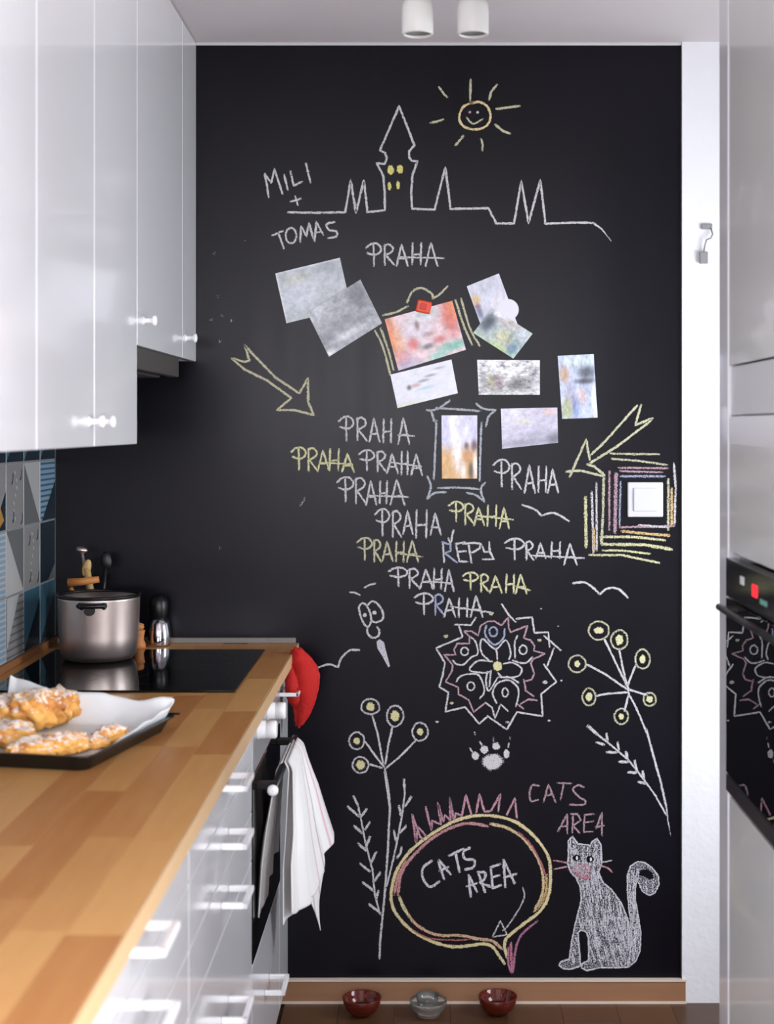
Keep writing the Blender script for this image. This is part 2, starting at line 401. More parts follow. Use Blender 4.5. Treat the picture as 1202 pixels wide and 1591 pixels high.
addbox(b, XF, XF+.048, yc-.045, yc-.037, zc-.004, zc+.005, bev=.002); addbox(b, XF, XF+.048, yc+.037, yc+.045, zc-.004, zc+.005, bev=.002)
addbox(b, XF+.040, XF+.048, yc-.045, yc+.045, zc-.004, zc+.005, bev=.002)
obj('handle', b, HANDLE, nc)

oc = base_unit('oven_cabinet', 3.09, 3.675, [(.061, .372, .232)], 'white oven housing cabinet with one low drawer beneath the oven')
ov = thing('oven', (XL+.35, 3.38, .375), 'built-in oven with black glass door and white control knobs under the worktop', 'oven')
b = bmesh.new(); addbox(b, XL+.06, XF-.02, 3.115, 3.65, .385, .875); obj('oven_body', b, BLACKM, ov)
box('door', (XF-.018, XF+.002, 3.094, 3.671, .378, .757), BLACKG, ov, .002)
box('control_panel', (XF-.018, XF+.002, 3.094, 3.671, .761, .884), SILVER, ov, .002)
kn = None
for k, (yy, zz) in enumerate([(3.17, .840), (3.37, .842)]):
    if kn is None:
        b = bmesh.new(); addlathe(b, [(.021, 0), (.021, .004), (.0185, .006), (.0185, .018), (.0175, .0185), (.0175, .0195), (.0185, .020), (.0185, .038), (.016, .041)], XF+.002, yy, 'X', zz, 28)
        kn = obj('knob', b, HANDLE, ov, org=(XF, yy, zz))
    else: copypart(kn, ov, (0, yy-3.17, zz-.840))
b = bmesh.new(); addtube(b, [(-.313, 3.12, .727), (-.313, 3.64, .727)], .008, 14)
for yy in (3.16, 3.60): addbox(b, XF, -.309, yy-.010, yy+.010, .719, .735, bev=.003)
hb = obj('handle', b, BLACKP, ov)
b = bmesh.new(); addlathe(b, [(.004, -.010), (.010, -.006), (.012, 0), (.010, .006), (.008, .008)], -.313, 3.113, 'Y', .727, 16)
tag(obj('end_cap', b, HANDLE, hb), 'white rounded end cap of the handle bar')

# ------------------------------------------------------------------ worktop of glued staves
wt = thing('worktop', (XL+.31, 2.2, ZT-.03), 'long butcher block wooden worktop over the white base cabinets', 'worktop')
box('core', (XL+.001, XW-.001, .6, D-.002, ZT-.030, ZT-.006), OAK, wt)
stx = [XL+.001+.0623*k for k in range(11)]; stx[-1] = XW
rg = random.Random(11)
for k in range(10):
    y = .6-rg.random()*.35
    while y < D-.003:
        L = rg.uniform(.28, .62); y1 = min(y+L, D-.002); ys = max(y, .6)
        if y1-ys > .02:
            b = bmesh.new(); addbox(b, stx[k]+.0001, stx[k+1]-.0001, ys+.0001, y1-.0001, ZT-.0062, ZT, bev=.0003, seg=1)
            obj('stave', b, OAK, wt, org=((stx[k]+stx[k+1])/2, ys, ZT))
        y = y1 if y1 >= D-.003 else y+L
ed = box('front_edge', (XW, XW+.004, .6, D-.002, ZT-.030, ZT-.0005), mat('edge_band', (204, 170, 128), .4), wt, .0008)
ups = tag(box('edge_strip', (XL+.0135, XW-.004, D-.014, D-.0008, ZT, ZT+.014), mat('alu_seal_strip', (126, 122, 116), .4), None, .002, org=(-.6, D-.01, ZT)), 'grey sealing strip along the chalkboard wall behind the worktop', 'strip')
ups2 = tag(box('edge_strip', (XL+.0008, XL+.013, .62, D-.002, ZT, ZT+.019), mat('strip_wood', (140, 96, 62), .45, vary=.2), None, .002, org=(XL+.01, 2.2, ZT)), 'brown wooden strip along the tiles at the back of the worktop', 'strip')

# hob
hob = thing('hob', (-.65, 3.46, ZT), 'black glass ceramic hob set in the wooden worktop', 'hob')
bm = bmesh.new(); addbox(bm, -.912, -.396, 3.165, 3.752, ZT+.0003, ZT+.005, bev=.002); obj('glass_plate', bm, BLACKG, hob)
RING = mat('hob_ring_print', (44, 44, 46), .2)
for (cx, cy, r) in [(-.79, 3.60, .095), (-.53, 3.60, .075), (-.79, 3.32, .075), (-.53, 3.32, .10)]:
    b = bmesh.new(); addlathe(b, [(r, 0), (r+.0012, 0)], cx, cy, 'Z', ZT+.0053, 48, cap=False); obj('ring_mark', b, RING, hob)

# ------------------------------------------------------------------ wall cabinets
def knob(parent, yc, zc, src=[None]):
    if src[0]: return copypart(src[0], parent, (0, yc-src[1], zc-src[2]))
    b = bmesh.new(); addlathe(b, [(.010, 0), (.0085, .002), (.0055, .005), (.005, .018), (.010, .021), (.0115, .024), (.010, .0275), (.004, .029)], XU, yc, 'X', zc, 24)
    o = obj('knob', b, HANDLE, parent, org=(XU, yc, zc)); src[0] = o; src.extend([yc, zc]); return o
def wall_unit(name, y0, y1, z0, doors, label, z1=H-.002, group=None):
    t = thing(name, (XL+.18, (y0+y1)/2, z0), label, 'cabinet', group)
    b = bmesh.new()
    addbox(b, XL+.001, XU-.019, y0+.0005, y0+.018, z0+.001, z1); addbox(b, XL+.001, XU-.019, y1-.018, y1-.0005, z0+.001, z1)
    addbox(b, XL+.001, XU-.019, y0+.018, y1-.018, z0+.001, z0+.019); addbox(b, XL+.001, XU-.019, y0+.018, y1-.018, z1-.018, z1)
    addbox(b, XL+.001, XL+.01, y0+.018, y1-.018, z0+.019, z1-.018)
    obj('carcass', b, CARC, t)
    for a, c, ky, kz in doors:
        d = box('door', (XU-.0185, XU, a+.0016, c-.0016, z0, z1-.001), WHITE, t, .0014)
        knob(d, ky, kz)
    return t
wall_unit('wall_cabinet', 3.675, 3.894, 1.635, [(3.675, 3.894, 3.72, 1.685)], 'narrow white wall cabinet in the corner against the chalkboard wall')
wall_unit('wall_cabinet', 3.10, 3.675, 1.635, [(3.10, 3.675, 3.165, 1.689)], 'short white wall cabinet above the extractor hood')
wall_unit('wall_cabinet', 2.30, 3.10, 1.434, [(2.70, 3.10, 2.745, 1.478), (2.30, 2.70, 2.655, 1.478)], 'tall white gloss wall cabinet with a pair of doors next to the hood')
wall_unit('wall_cabinet', 1.50, 2.30, 1.434, [(1.90, 2.30, 1.945, 1.478), (1.50, 1.90, 1.855, 1.478)], 'white gloss wall cabinet at the left edge, nearest the camera')
wall_unit('wall_cabinet', .70, 1.50, 1.434, [(1.10, 1.50, 1.145, 1.478), (.70, 1.10, 1.055, 1.478)], 'white gloss wall cabinet beyond the left edge of the view')

hd = thing('extractor_hood', (-.77, 3.39, 1.589), 'slim dark grey extractor hood under the short wall cabinet', 'hood')
box('hood_body', (XL+.03, XU-.030, 3.105, 3.672, 1.592, 1.634), BLACKM, hd, .002)
box('hood_front', (XU-.030, XU-.008, 3.118, 3.672, 1.588, 1.634), DGREY, hd, .003)
box('end_panel', (XU-.030, XU-.007, 3.102, 3.117, 1.587, 1.634), WHITE, hd, .002)
box('filter', (XL+.06, XU-.05, 3.13, 3.65, 1.586, 1.5918), DGREY, hd, .001)
b = bmesh.new(); addlathe(b, [(.018, 0), (.018, -.008), (.014, -.010)], -.63, 3.17, 'Z', 1.5858, 20); obj('hood_lamp', b, mat('lamp_glass', (150, 150, 146), .2), hd)

# ------------------------------------------------------------------ tall unit on the right with compact oven
tu = thing('tall_cabinet', (.85, 2.1, 0), 'tall light grey gloss cabinet on the right holding a compact oven', 'cabinet')
b = bmesh.new()
addbox(b, XT+.020, 1.165, 2.745, 2.765, .0005, H-.002); addbox(b, XT+.020, 1.165, 2.16, 2.18, .0005, H-.002); addbox(b, 1.15, 1.165, 2.18, 2.745, .0005, H-.002)
addbox(b, XT+.020, 1.15, 2.18, 2.745, .79, .808); addbox(b, XT+.020, 1.15, 2.18, 2.745, 1.235, 1.253)
obj('carcass', b, CARC, tu)
tag(box('end_post', (XT-.002, 1.165, 2.7655, 2.845, .0005, H-.002), WHITE, tu, .002), 'lighter end panel of the tall cabinet')
YA, YB = 2.16, 2.764
box('door', (XT, XT+.019, YA+.0016, YB-.0016, .062, .800), TALL, tu, .0014)
box('door', (XT, XT+.019, YA+.0016, YB-.0016, 1.243, 1.488), TALL, tu, .0014)
tag(box('handle_rail', (XT+.004, XT+.019, YA+.0016, YB-.0016, 1.490, 1.577), mat('satin_rail', (206, 208, 210), .35), tu, .001), 'satin horizontal band between the doors')
box('door', (XT, XT+.019, YA+.0016, YB-.0016, 1.580, H-.004), TALL, tu, .0014)
box('plinth', (XT+.04, XT+.055, YA, YB, .0005, .062), TALL, tu)
t2u = thing('tall_cabinet', (.85, 1.8, 0), 'tall light grey gloss cabinet beyond the right edge of the view', 'cabinet')
box('carcass', (XT+.020, 1.165, 1.56, 2.157, .0005, H-.002), CARC, t2u); box('door', (XT, XT+.019, 1.56, 2.157, .062, H-.004), TALL, t2u, .0014)

co = thing('compact_oven', (.85, 2.45, .81), 'compact built-in oven with black mirror glass door and red display', 'oven')
box('oven_body', (XT+.03, 1.1, 2.19, 2.735, .812, 1.225), BLACKM, co)
box('door', (XT-.006, XT+.015, YA+.003, YB-.002, .845, 1.160), mat('mirror_black_glass', (6, 6, 8), .008), co, .0015)
box('control_panel', (XT-.006, XT+.015, YA+.003, YB-.002, 1.163, 1.232), mat('control_glass', (18, 18, 20), .12), co, .0015)
box('lower_trim', (XT-.006, XT+.015, YA+.003, YB-.002, .812, .842), mat('dark_trim', (26, 26, 30), .3), co, .0015)
b = bmesh.new(); addtube(b, [(XT-.030, YA+.03, 1.150), (XT-.030, YB-.06, 1.150)], .006, 12)
for yy in (YA+.06, YB-.10): addbox(b, XT-.032, XT-.004, yy-.008, yy+.008, 1.145, 1.155, bev=.002)
h2 = obj('handle', b, BLACKP, co)
cp = [o for o in co.children if o.name.startswith('control_panel')] if co.children else []
tag(box('display', (XT-.0072, XT-.0055, 2.500, 2.535, 1.188, 1.208), REDLED, co), 'glowing red display')
tag(box('printed_mark', (XT-.0072, XT-.0055, 2.605, 2.632, 1.198, 1.212), WHITEMARK, co), 'small white printed symbol')
tag(box('printed_mark', (XT-.0072, XT-.0055, 2.43, 2.475, 1.182, 1.190), GREENMARK, co), 'small green printed mark')

# ------------------------------------------------------------------ ceiling spots
def spot(cx, cy, label):
    t = thing('ceiling_spot', (cx, cy, 2.2), label, 'lamp')
    b = bmesh.new(); R_ = .030
    addlathe(b, [(.020, .066), (.027, .063), (.0295, .052), (R_, .04), (R_, .003), (.0285, 0), (.0255, .0), (.0245, .004)], cx, cy, 'Z', 2.215, 40, cap=False)
    addlathe(b, [(.020, .066), (.001, .0665)], cx, cy, 'Z', 2.215, 40, cap=False)
    obj('shade', b, mat('lamp_white', (222, 222, 218), .35), t)
    b = bmesh.new(); addlathe(b, [(.0250, .006), (.012, .010), (.001, .012)], cx, cy, 'Z', 2.215, 32, cap=False); obj('reflector', b, mat('lamp_front', (150, 150, 148), .3, bump=.6, bscale=400), t)
    b = bmesh.new(); addlathe(b, [(.010, .064), (.010, .222)], cx, cy, 'Z', 2.215, 20); obj('stem', b, mat('lamp_white', (222, 222, 218), .35), t)
    b = bmesh.new(); addlathe(b, [(.034, .222), (.034, .234)], cx, cy, 'Z', 2.215, 32); obj('ceiling_plate', b, mat('lamp_white', (222, 222, 218), .35), t)
spot((648.5-662)*2.905/F, 2.905, 'left of two white cylindrical ceiling spotlights')
spot((734.5-662)*2.905/F, 2.905, 'right of two white cylindrical ceiling spotlights')

# ------------------------------------------------------------------ things on the worktop
def wp(px, py, z):                       # point at height z seen at a pixel
    d = F*(EYE-z)/(py-663); return Vector(((px-662)*d/F, d, z))
pot = thing('cooking_pot', (-.772, 3.60, ZT+.005), 'stainless steel cooking pot with black rim standing on the hob', 'pot')
PX, PY, PZ = -.772, 3.60, ZT+.0056
b = bmesh.new()
addlathe(b, [(.070, 0), (.080, .003), (.087, .014), (.0925, .055), (.0955, .142), (.0965, .147), (.093, .147), (.090, .06), (.082, .012), (.001, .008)], PX, PY, 'Z', PZ, 64, cap=False)
addlathe(b, [(.001, 0), (.070, 0)], PX, PY, 'Z', PZ, 64, cap=False)
obj('pot_body', b, STEEL, pot)
b = bmesh.new(); addlathe(b, [(.0930, .1472), (.0985, .1472), (.0985, .1535), (.092, .1535)], PX, PY, 'Z', PZ, 64, cap=False); obj('rim', b, BLACKP, pot)
b = bmesh.new()
pts = []
for k in range(13):
    a = -PI/2 + .06 + (k-6)*.052; r = .1165 if 1 < k < 11 else .102
    pts.append((PX+r*math.cos(a), PY+r*math.sin(a), PZ+.136))
addtube(b, pts, .0058, 10)
addlathe(b, [(.012, -.012), (.013, -.004), (.010, 0)], PX-.0, PY-.097, 'Y', PZ+.125, 18)
for s in (-1, 1):
    q = -PI/2+.06+s*.27; addtube(b, [(PX+.094*math.cos(q), PY+.094*math.sin(q), PZ+.130), (PX+.112*math.cos(q), PY+.112*math.sin(q), PZ+.136)], .006, 8)
obj('handle', b, BLACKP, pot)
b = bmesh.new()
pts = [(PX+(.118 if 1 < k < 9 else .1)*math.cos(PI/2+(k-5)*.052), PY+(.118 if 1 < k < 9 else .1)*math.sin(PI/2+(k-5)*.052), PZ+.136) for k in range(11)]
addtube(b, pts, .0058, 10); obj('handle', b, BLACKP, pot)

# utensil jar behind the pot
jx, jy = -.838, 3.815
jar = thing('utensil_jar', (jx, jy, ZT), 'dark utensil jar standing behind the pot in the corner', 'jar')
b = bmesh.new(); addlathe(b, [(.04, 0), (.045, .005), (.047, .14), (.044, .14), (.042, .01), (.001, .008)], jx, jy, 'Z', ZT+.0003, 32, cap=False); addlathe(b, [(.001, 0), (.04, 0)], jx, jy, 'Z', ZT+.0003, 32, cap=False)
obj('jar_body', b, BLACKM, jar)
def usp(name, a, c, r, m, head, label, cat='utensil'):
    t = thing(name, a, label, cat)
    b = bmesh.new(); addtube(b, [a, tuple((Vector(a)+Vector(c))/2), c], r, 10, r*1.15); obj('shaft', b, m, t)
    if head:
        b = bmesh.new(); s = bmesh.new(); bmesh.ops.create_uvsphere(s, u_segments=20, v_segments=12, radius=1)
        R = head[3] if len(head) > 3 else 0
        for v in s.verts: v.co = Matrix.Rotation(R, 3, 'Y') @ Vector((v.co.x*head[0], v.co.y*head[1], v.co.z*head[2])) + Vector(c)
        for f in s.faces: f.smooth = True
        merge(b, s); obj('head', b, m if head[-1] != 'm' else STEEL, t)
    return t
usp('ladle', (jx+.012, jy+.004, ZT+.02), (jx-.022, jy-.006, ZT+.245), .004, STEEL, (.016, .012, .009, .2), 'steel ladle with a small shiny bowl leaning in the dark jar')
usp('wooden_spoon', (jx+.022, jy-.01, ZT+.03), (jx-.008, jy-.012, ZT+.20), .0075, mat('bamboo', (190, 160, 104), .5, vary=.2, vscale=40), (.011, .007, .022, .25), 'pale bamboo spoon standing upright in the dark jar')
b = bmesh.new(); addtube(b, [(jx-.045, jy-.05, ZT+.168), (jx-.01, jy-.05, ZT+.170), (jx+.03, jy-.045, ZT+.175)], .011, 10, .008)
addtube(b, [(jx-.04, jy-.046, ZT+.155), (jx+.03, jy+.005, ZT+.01)], .005, 8)
tag(obj('wooden_spatula', b, WOODSP, None, org=(jx, jy-.02, ZT+.02), smooth=False), 'orange brown wooden spatula lying across the top of the jar', 'utensil')
usp('serving_spoon', (jx+.018, jy+.012, ZT+.02), (jx+.036, jy+.01, ZT+.215), .0045, BLACKP, (.014, .006, .024, -.1), 'black plastic serving spoon in the dark jar')

# shaker and wooden mill
sx_, sy_ = (246.5-662)*3.845/F, 3.845
sh = thing('pepper_shaker', (sx_, sy_, ZT), 'glass and steel shaker with black dome top behind the hob', 'shaker')
b = bmesh.new(); addlathe(b, [(.001, 0), (.030, 0), (.031, .006), (.031, .03), (.026, .058), (.020, .070), (.001, .070)], sx_, sy_, 'Z', ZT+.0004, 36, cap=False)
obj('shaker_body', b, mat('shaker_chrome', (190, 188, 196), .12, metal=1), sh)
b = bmesh.new(); addlathe(b, [(.020, .070), (.0225, .078), (.0245, .095), (.0235, .112), (.017, .124), (.001, .129)], sx_, sy_, 'Z', ZT+.0004, 36, cap=False)
obj('cap', b, BLACKP, sh)
mx_, my_ = (217-662)*3.81/F, 3.80
ml = thing('salt_mill', (mx_, my_, ZT), 'small orange wooden mill between the pot and the black topped shaker', 'mill')
b = bmesh.new(); addlathe(b, [(.001, 0), (.017, 0), (.0165, .01), (.012, .022), (.0135, .036), (.015, .045), (.001, .046)], mx_, my_, 'Z', ZT+.0004, 28, cap=False); obj('mill_body', b, WOODSP, ml)
b = bmesh.new(); addlathe(b, [(.001, .046), (.010, .0465), (.013, .052), (.012, .060), (.001, .064)], mx_, my_, 'Z', ZT+.0004, 28, cap=False); obj('mill_top', b, WOODSP, ml)

# baking tray
rot = math.radians(12)
c0 = Vector((-.533, 2.424, ZT)); ux = Vector((-math.cos(rot), math.sin(rot), 0)); uy = Vector((math.sin(rot), math.cos(rot), 0))
TW, TL = .335, .372
def tp(u, v, z): return c0 + ux*u + uy*v + Vector((0, 0, z))   # u leftwards, v away
tray = thing('baking_tray', tuple(tp(TW/2, TL/2, 0)), 'black baking tray lined with parchment on the wooden worktop', 'tray')
b = bmesh.new()
def rrect(u0, u1, v0, v1, r, z, n=6):
    o = []
    for (cu, cv, a0) in [(u1-r, v1-r, 0), (u0+r, v1-r, PI/2), (u0+r, v0+r, PI), (u1-r, v0+r, 1.5*PI)]:
        for k in range(n+1): a = a0+k*PI/2/n; o.append(tp(cu+r*math.cos(a), cv+r*math.sin(a), z))
    return o
rings = [rrect(.016, TW-.016, .016, TL-.016, .02, .0006), rrect(.004, TW-.004, .004, TL-.004, .026, .024), rrect(-.004, TW+.004, -.004, TL+.004, .03, .0255), rrect(-.004, TW+.004, -.004, TL+.004, .03, .028),
         rrect(.006, TW-.006, .006, TL-.006, .026, .0265), rrect(.018, TW-.018, .018, TL-.018, .02, .003)]
rv = [[b.verts.new(p) for p in r] for r in rings]
for A, B in zip(rv, rv[1:]):
    for k in range(len(A)): b.faces.new((A[k], A[(k+1) % len(A)], B[(k+1) % len(A)], B[k]))
b.faces.new(rv[0]); b.faces.new(rv[-1]); bmesh.ops.recalc_face_normals(b, faces=b.faces[:])
obj('tray_body', b, BLACKM, tray)
b = bmesh.new(); addbox(b, -.02, .02, -.004, .004, -.0015, .0015, bev=.001)
for v in b.verts: v.co = tp(.015+v.co.x*.6-.008, TL+.004+v.co.y, .0265+v.co.z)
obj('rim_tab', b, BLACKM, tray)
# parchment
b = bmesh.new(); NU, NV = 64, 64; g = []
IN = .022
for i in range(NU+1):
    row = []
    for j in range(NV+1):
        fi, fj = i/NU, j/NV
        eR = .012+.034*min(1, max(0, fj*1.2-.15)); eL = .035+.02*fj; eN = .012; eB = .050+.035*fi**3+.004*math.sin(fi*17)
        su = IN-eR+(TW-2*IN+eR+eL)*fi; sv = IN-eN+(TL-2*IN+eN+eB)*fj
        u, v, z = su, sv, 0
        if su < IN: t = IN-su; u = IN-t*.42; z += t*.95
        if su > TW-IN: t = su-TW+IN; u = TW-IN+t*.35; z += t*.95
        if sv < IN: t = IN-sv; v = IN-t*.45; z = max(z, t*.9)
        if sv > TL-IN: t = sv-TL+IN; v = TL-IN+t*.35; z = max(z, t*.98)
        k = min(1, z/.02)
        z += .0012*(1+noise.noise(Vector((su*40, sv*40, 2))))+k*.004*noise.noise(Vector((su*22, sv*22, 7)))
        v -= k*.010*noise.noise(Vector((su*14, sv*5, 3))); 
        row.append(b.verts.new(tp(u, v, .0042+z)))
    g.append(row)
for i in range(NU):
    for j in range(NV): f = b.faces.new((g[i][j], g[i+1][j], g[i+1][j+1], g[i][j+1])); f.smooth = True
bmesh.ops.recalc_face_normals(b, faces=b.faces[:])
pap = obj('parchment', b, PAPER, None, org=tuple(tp(TW/2, TL/2, .004)))
sd = pap.modifiers.new('thick', 'SOLIDIFY'); sd.thickness = .0005
tag(pap, 'crumpled white parchment paper lining the black baking tray', 'paper')
# pastries
def pastry(px, py, r, sq, el, rz, label, seed, kind):
    p = wp(px, py, ZT+.02)
    b = bmesh.new(); bmesh.ops.create_icosphere(b, subdivisions=4, radius=1)
    for v in b.verts:
        n = v.co.normalized()
        d = 1+.26*noise.noise(n*2.1+Vector((seed, 0, 0)))+.20*noise.noise(n*4.6+Vector((0, seed, 0)))+.10*noise.noise(n*10+Vector((seed, 3, 0)))
        if kind == 'roll': d += .09*math.sin(9*math.atan2(n.y, n.x)+6*n.z)
        if kind == 'crescent': pass
        q = n*d; q = Vector((q.x*el, q.y, q.z*sq))
        if kind == 'crescent': q.y -= .35*q.x*q.x/el
        v.co = Matrix.Rotation(rz, 3, 'Z') @ q * r
    mz = min(v.co.z for v in b.verts)
    base = Vector((p.x, p.y, ZT+.0075))
    for v in b.verts: v.co = Vector((v.co.x, v.co.y, max(0, v.co.z-mz-.006))) + base
    o = obj('pastry', b, PASTRY, None, org=tuple(base), smooth=True)
    tag(o, label, 'pastry')
pastry(8, 1122, .040, .75, 1.1, .2, 'round sugared pastry at the far left edge of the tray', 1.2, 'roll')
pastry(55, 1124, .044, .80, 1.15, .4, 'large sugar-dusted pastry in the middle of the heap', 2.7, 'roll')
pastry(92, 1112, .036, .92, 1.0, .9, 'tall golden sugared pastry at the back right of the heap', 3.9, 'roll')
pastry(18, 1148, .036, .62, 1.4, -.1, 'glossy orange filled pastry near the front left of the tray', 5.1, 'crescent')
pastry(50, 1163, .028, .62, 1.5, .1, 'pale crumbly pastry at the front edge of the tray', 6.3, 'crescent')
pastry(92, 1160, .027, .7, 1.35, .3, 'small twisted golden pastry at the front middle of the tray', 7.7, 'roll')
pastry(118, 1156, .022, .75, 1.2, -.4, 'little round browned pastry right of the twisted one', 8.1, 'roll')
pastry(143, 1150, .020, .65, 1.4, .6, 'dark brown pastry piece between the small pastries', 9.4, 'crescent')
pastry(170, 1142, .024, .75, 1.3, .5, 'small pastry with orange filling furthest right on the tray', 10.9, 'crescent')
pastry(193, 1139, .010, .6, 1.4, .5, 'pastry crumb beside the rightmost pastry', 12.3, 'roll')

# ------------------------------------------------------------------ mitt and towel
def prism(poly, y0, y1, bulge=0):
    b = bmesh.new(); fr = [b.verts.new((x, y0, z)) for x, z in poly]; bk = [b.verts.new((x, y1, z)) for x, z in poly]
    b.faces.new(fr); b.faces.new(bk[::-1])
    for i in range(len(poly)): j = (i+1) % len(poly); b.faces.new((fr[i], bk[i], bk[j], fr[j]))
    bmesh.ops.recalc_face_normals(b, faces=b.faces[:]); return b
def pxz(px, py, d): return ((px-662)*d/F, EYE-(py-663)*d/F)
mt = thing('oven_mitt', (-.30, 3.79, .83), 'red oven mitt hanging at the end of the worktop by the chalkboard', 'oven mitt')
pl = [pxz(a, c, 3.71) for a, c in [(452, 1006), (462, 1003), (475, 1014), (488, 1028), (496, 1042), (497, 1058), (493, 1080), (486, 1102), (476, 1120), (467, 1130), (461, 1131), (457, 1124), (458, 1105), (452, 1090), (449, 1060), (449, 1030)]]
b = prism(pl, 3.695, 3.730); bmesh.ops.bevel(b, geom=b.edges[:], offset=.008, segments=3, affect='EDGES')
bmesh.ops.triangulate(b, faces=[f for f in b.faces if len(f.verts) > 4])
obj('mitt_body', b, RED, mt, smooth=True)
pl = [pxz(a, c, 3.68) for a, c in [(441, 1040), (452, 1030), (462, 1060), (466, 1085), (461, 1100), (450, 1096), (443, 1080)]]
b = prism(pl, 3.678, 3.694); bmesh.ops.bevel(b, geom=b.edges[:], offset=.004, segments=2, affect='EDGES'); 
for v in b.verts: v.co.x = max(v.co.x, XF+.003)
obj('thumb', b, RED, mt, smooth=True)
b = bmesh.new(); addtube(b, [(-.312, 3.712, .905), (-.315, 3.70, .88), (-.312, 3.69, .85), (-.306, 3.672, .822), (-.306, 3.70, .818), (-.308, 3.71, .85)], .0018, 8); obj('hanging_loop', b, RED, mt)

def towel_sheet(name, parent, y0, y1, side, bot, flare, seed, thick, xoff=0):
    NU, NV = 70, 60; b = bmesh.new(); g = []; cl = b.verts.layers.float_color.new('Col')
    for i in range(NU+1):
        u = i/NU; row = []
        for j in range(NV+1):
            v = j/NV
            zb = bot(u); ztop = .7372
            z = ztop-(ztop-zb)*v
            fl = flare(u)*(v**1.1)
            fold = (.012*math.sin(u*11+seed)+.004*math.sin(u*25+seed*2))*min(1, v*2.2)
            pinch = .5+.5*min(1, v*1.6)
            yc = y0+(y1-y0)*.86; y = yc+(y0+(y1-y0)*u-yc)*pinch+.010*math.sin(v*5+u*3)*v
            over = .0105*math.cos(min(1, v*14)*PI/2)
            x = -.313+side*(.0105*math.sin(min(1, v*14)*PI/2)+.001+fl+abs(fold)*.9+xoff)
            if side < 0: x = max(x, XF+.0045+.002*math.sin(u*20))
            p = b.verts.new((x, y, z-.008*(v > .07)*0)); 
            s = u*1.0
            c = (.82, .81, .80)
            for q, wd, cc in [(.62, .008, (.70, .48, .52)), (.70, .006, (.5, .38, .42)), (.84, .009, (.70, .40, .45)), (.92, .006, (.58, .42, .45))]:
                if abs(s-q) < wd: c = cc
            p[cl] = (*c, 1); row.append(p)
        g.append(row)
    for i in range(NU):
        for j in range(NV): f = b.faces.new((g[i][j], g[i+1][j], g[i+1][j+1], g[i][j+1])); f.smooth = True
    bmesh.ops.recalc_face_normals(b, faces=b.faces[:])
    o = obj(name, b, CLOTH, parent); s = o.modifiers.new('thick', 'SOLIDIFY'); s.thickness = thick; s.offset = 1 if side > 0 else 0
    return o
tw = thing('tea_towel', (-.30, 3.4, .735), 'white tea towel with thin red stripes draped over the oven handle', 'towel')
towel_sheet('front_fold', tw, 3.125, 3.62, 1, lambda u: .475-.03*math.sin(u*6)-.05*math.exp(-((u-.60)/.2)**2)+.02*(u > .9), lambda u: .006+.062*u, 1.0, .003, .008)
towel_sheet('under_fold', tw, 3.13, 3.60, 1, lambda u: .450-.02*u-.125*math.exp(-((u-.80)/.13)**2), lambda u: .004+.050*u, 2.4, .002, .001)
towel_sheet('back_fold', tw, 3.16, 3.56, -1, lambda u: .475-.02*math.cos(u*4), lambda u: .014, .4, .002)

# ------------------------------------------------------------------ bowls on the floor
def bowl(px, py, m, label, kind):
    p = wp(px, py, 0)
    t = thing('pet_bowl', (p.x, p.y, 0), label, 'bowl')
    b = bmesh.new(); z = .0006
    if kind == 'plain':
        addlathe(b, [(.001, 0), (.022, 0), (.026, .003), (.038, .014), (.046, .030), (.049, .044), (.0475, .0455), (.0455, .044), (.0425, .030), (.035, .017), (.022, .008), (.001, .006)], p.x, p.y, 'Z', z, 40, cap=False)
    else:
        addlathe(b, [(.001, 0), (.028, 0), (.030, .003), (.022, .008), (.026, .012), (.042, .016), (.046, .028), (.047, .036), (.045, .037), (.043, .029), (.038, .020), (.001, .017)], p.x, p.y, 'Z', z, 40, cap=False)
    o = obj('bowl_body', b, m, t)
    if kind != 'plain':
        b = bmesh.new(); addlathe(b, [(.001, .0175), (.022, .0178), (.026, .030), (.029, .050), (.0275, .0505), (.024, .032), (.020, .021), (.001, .020)], p.x-.002, p.y, 'Z', z, 32, cap=False); obj('inner_cup', b, m, t)
    else:
        b = bmesh.new(); addlathe(b, [(.001, .0085), (.021, .0095), (.034, .0195), (.001, .024)], p.x, p.y, 'Z', z, 32, cap=False)
        obj('food', b, mat('brown_kibble', (74, 36, 22), .8, bump=1, bscale=200, vary=.4, vscale=120), t)
bowl(562, 1577, REDGLASS, 'left red-brown glass bowl on the floor below the flower stem drawing', 'plain')
bowl(665, 1577, GLASS, 'clear glass bowl on the floor between the two red bowls', 'cup')
bowl(773, 1575, REDGLASS, 'right red-brown glass bowl on the floor below the speech bubble tip', 'plain')

# ------------------------------------------------------------------ light switch
sw = thing('light_switch', ((1001.5-662)/607.9, D, EYE-(775-663)/607.9), 'square white light switch inside the scribbled chalk frame', 'light switch')
def WX(px): return (px-662)*D/F
def WZ(py): return EYE-(py-663)*D/F
box('switch_frame', (WX(974), WX(1029), D-.010, D-.0003, WZ(803), WZ(749)), SWITCH, sw, .003)
box('rocker', (WX(983), WX(1020), D-.0135, D-.0098, WZ(794), WZ(758)), SWITCH, sw, .002)

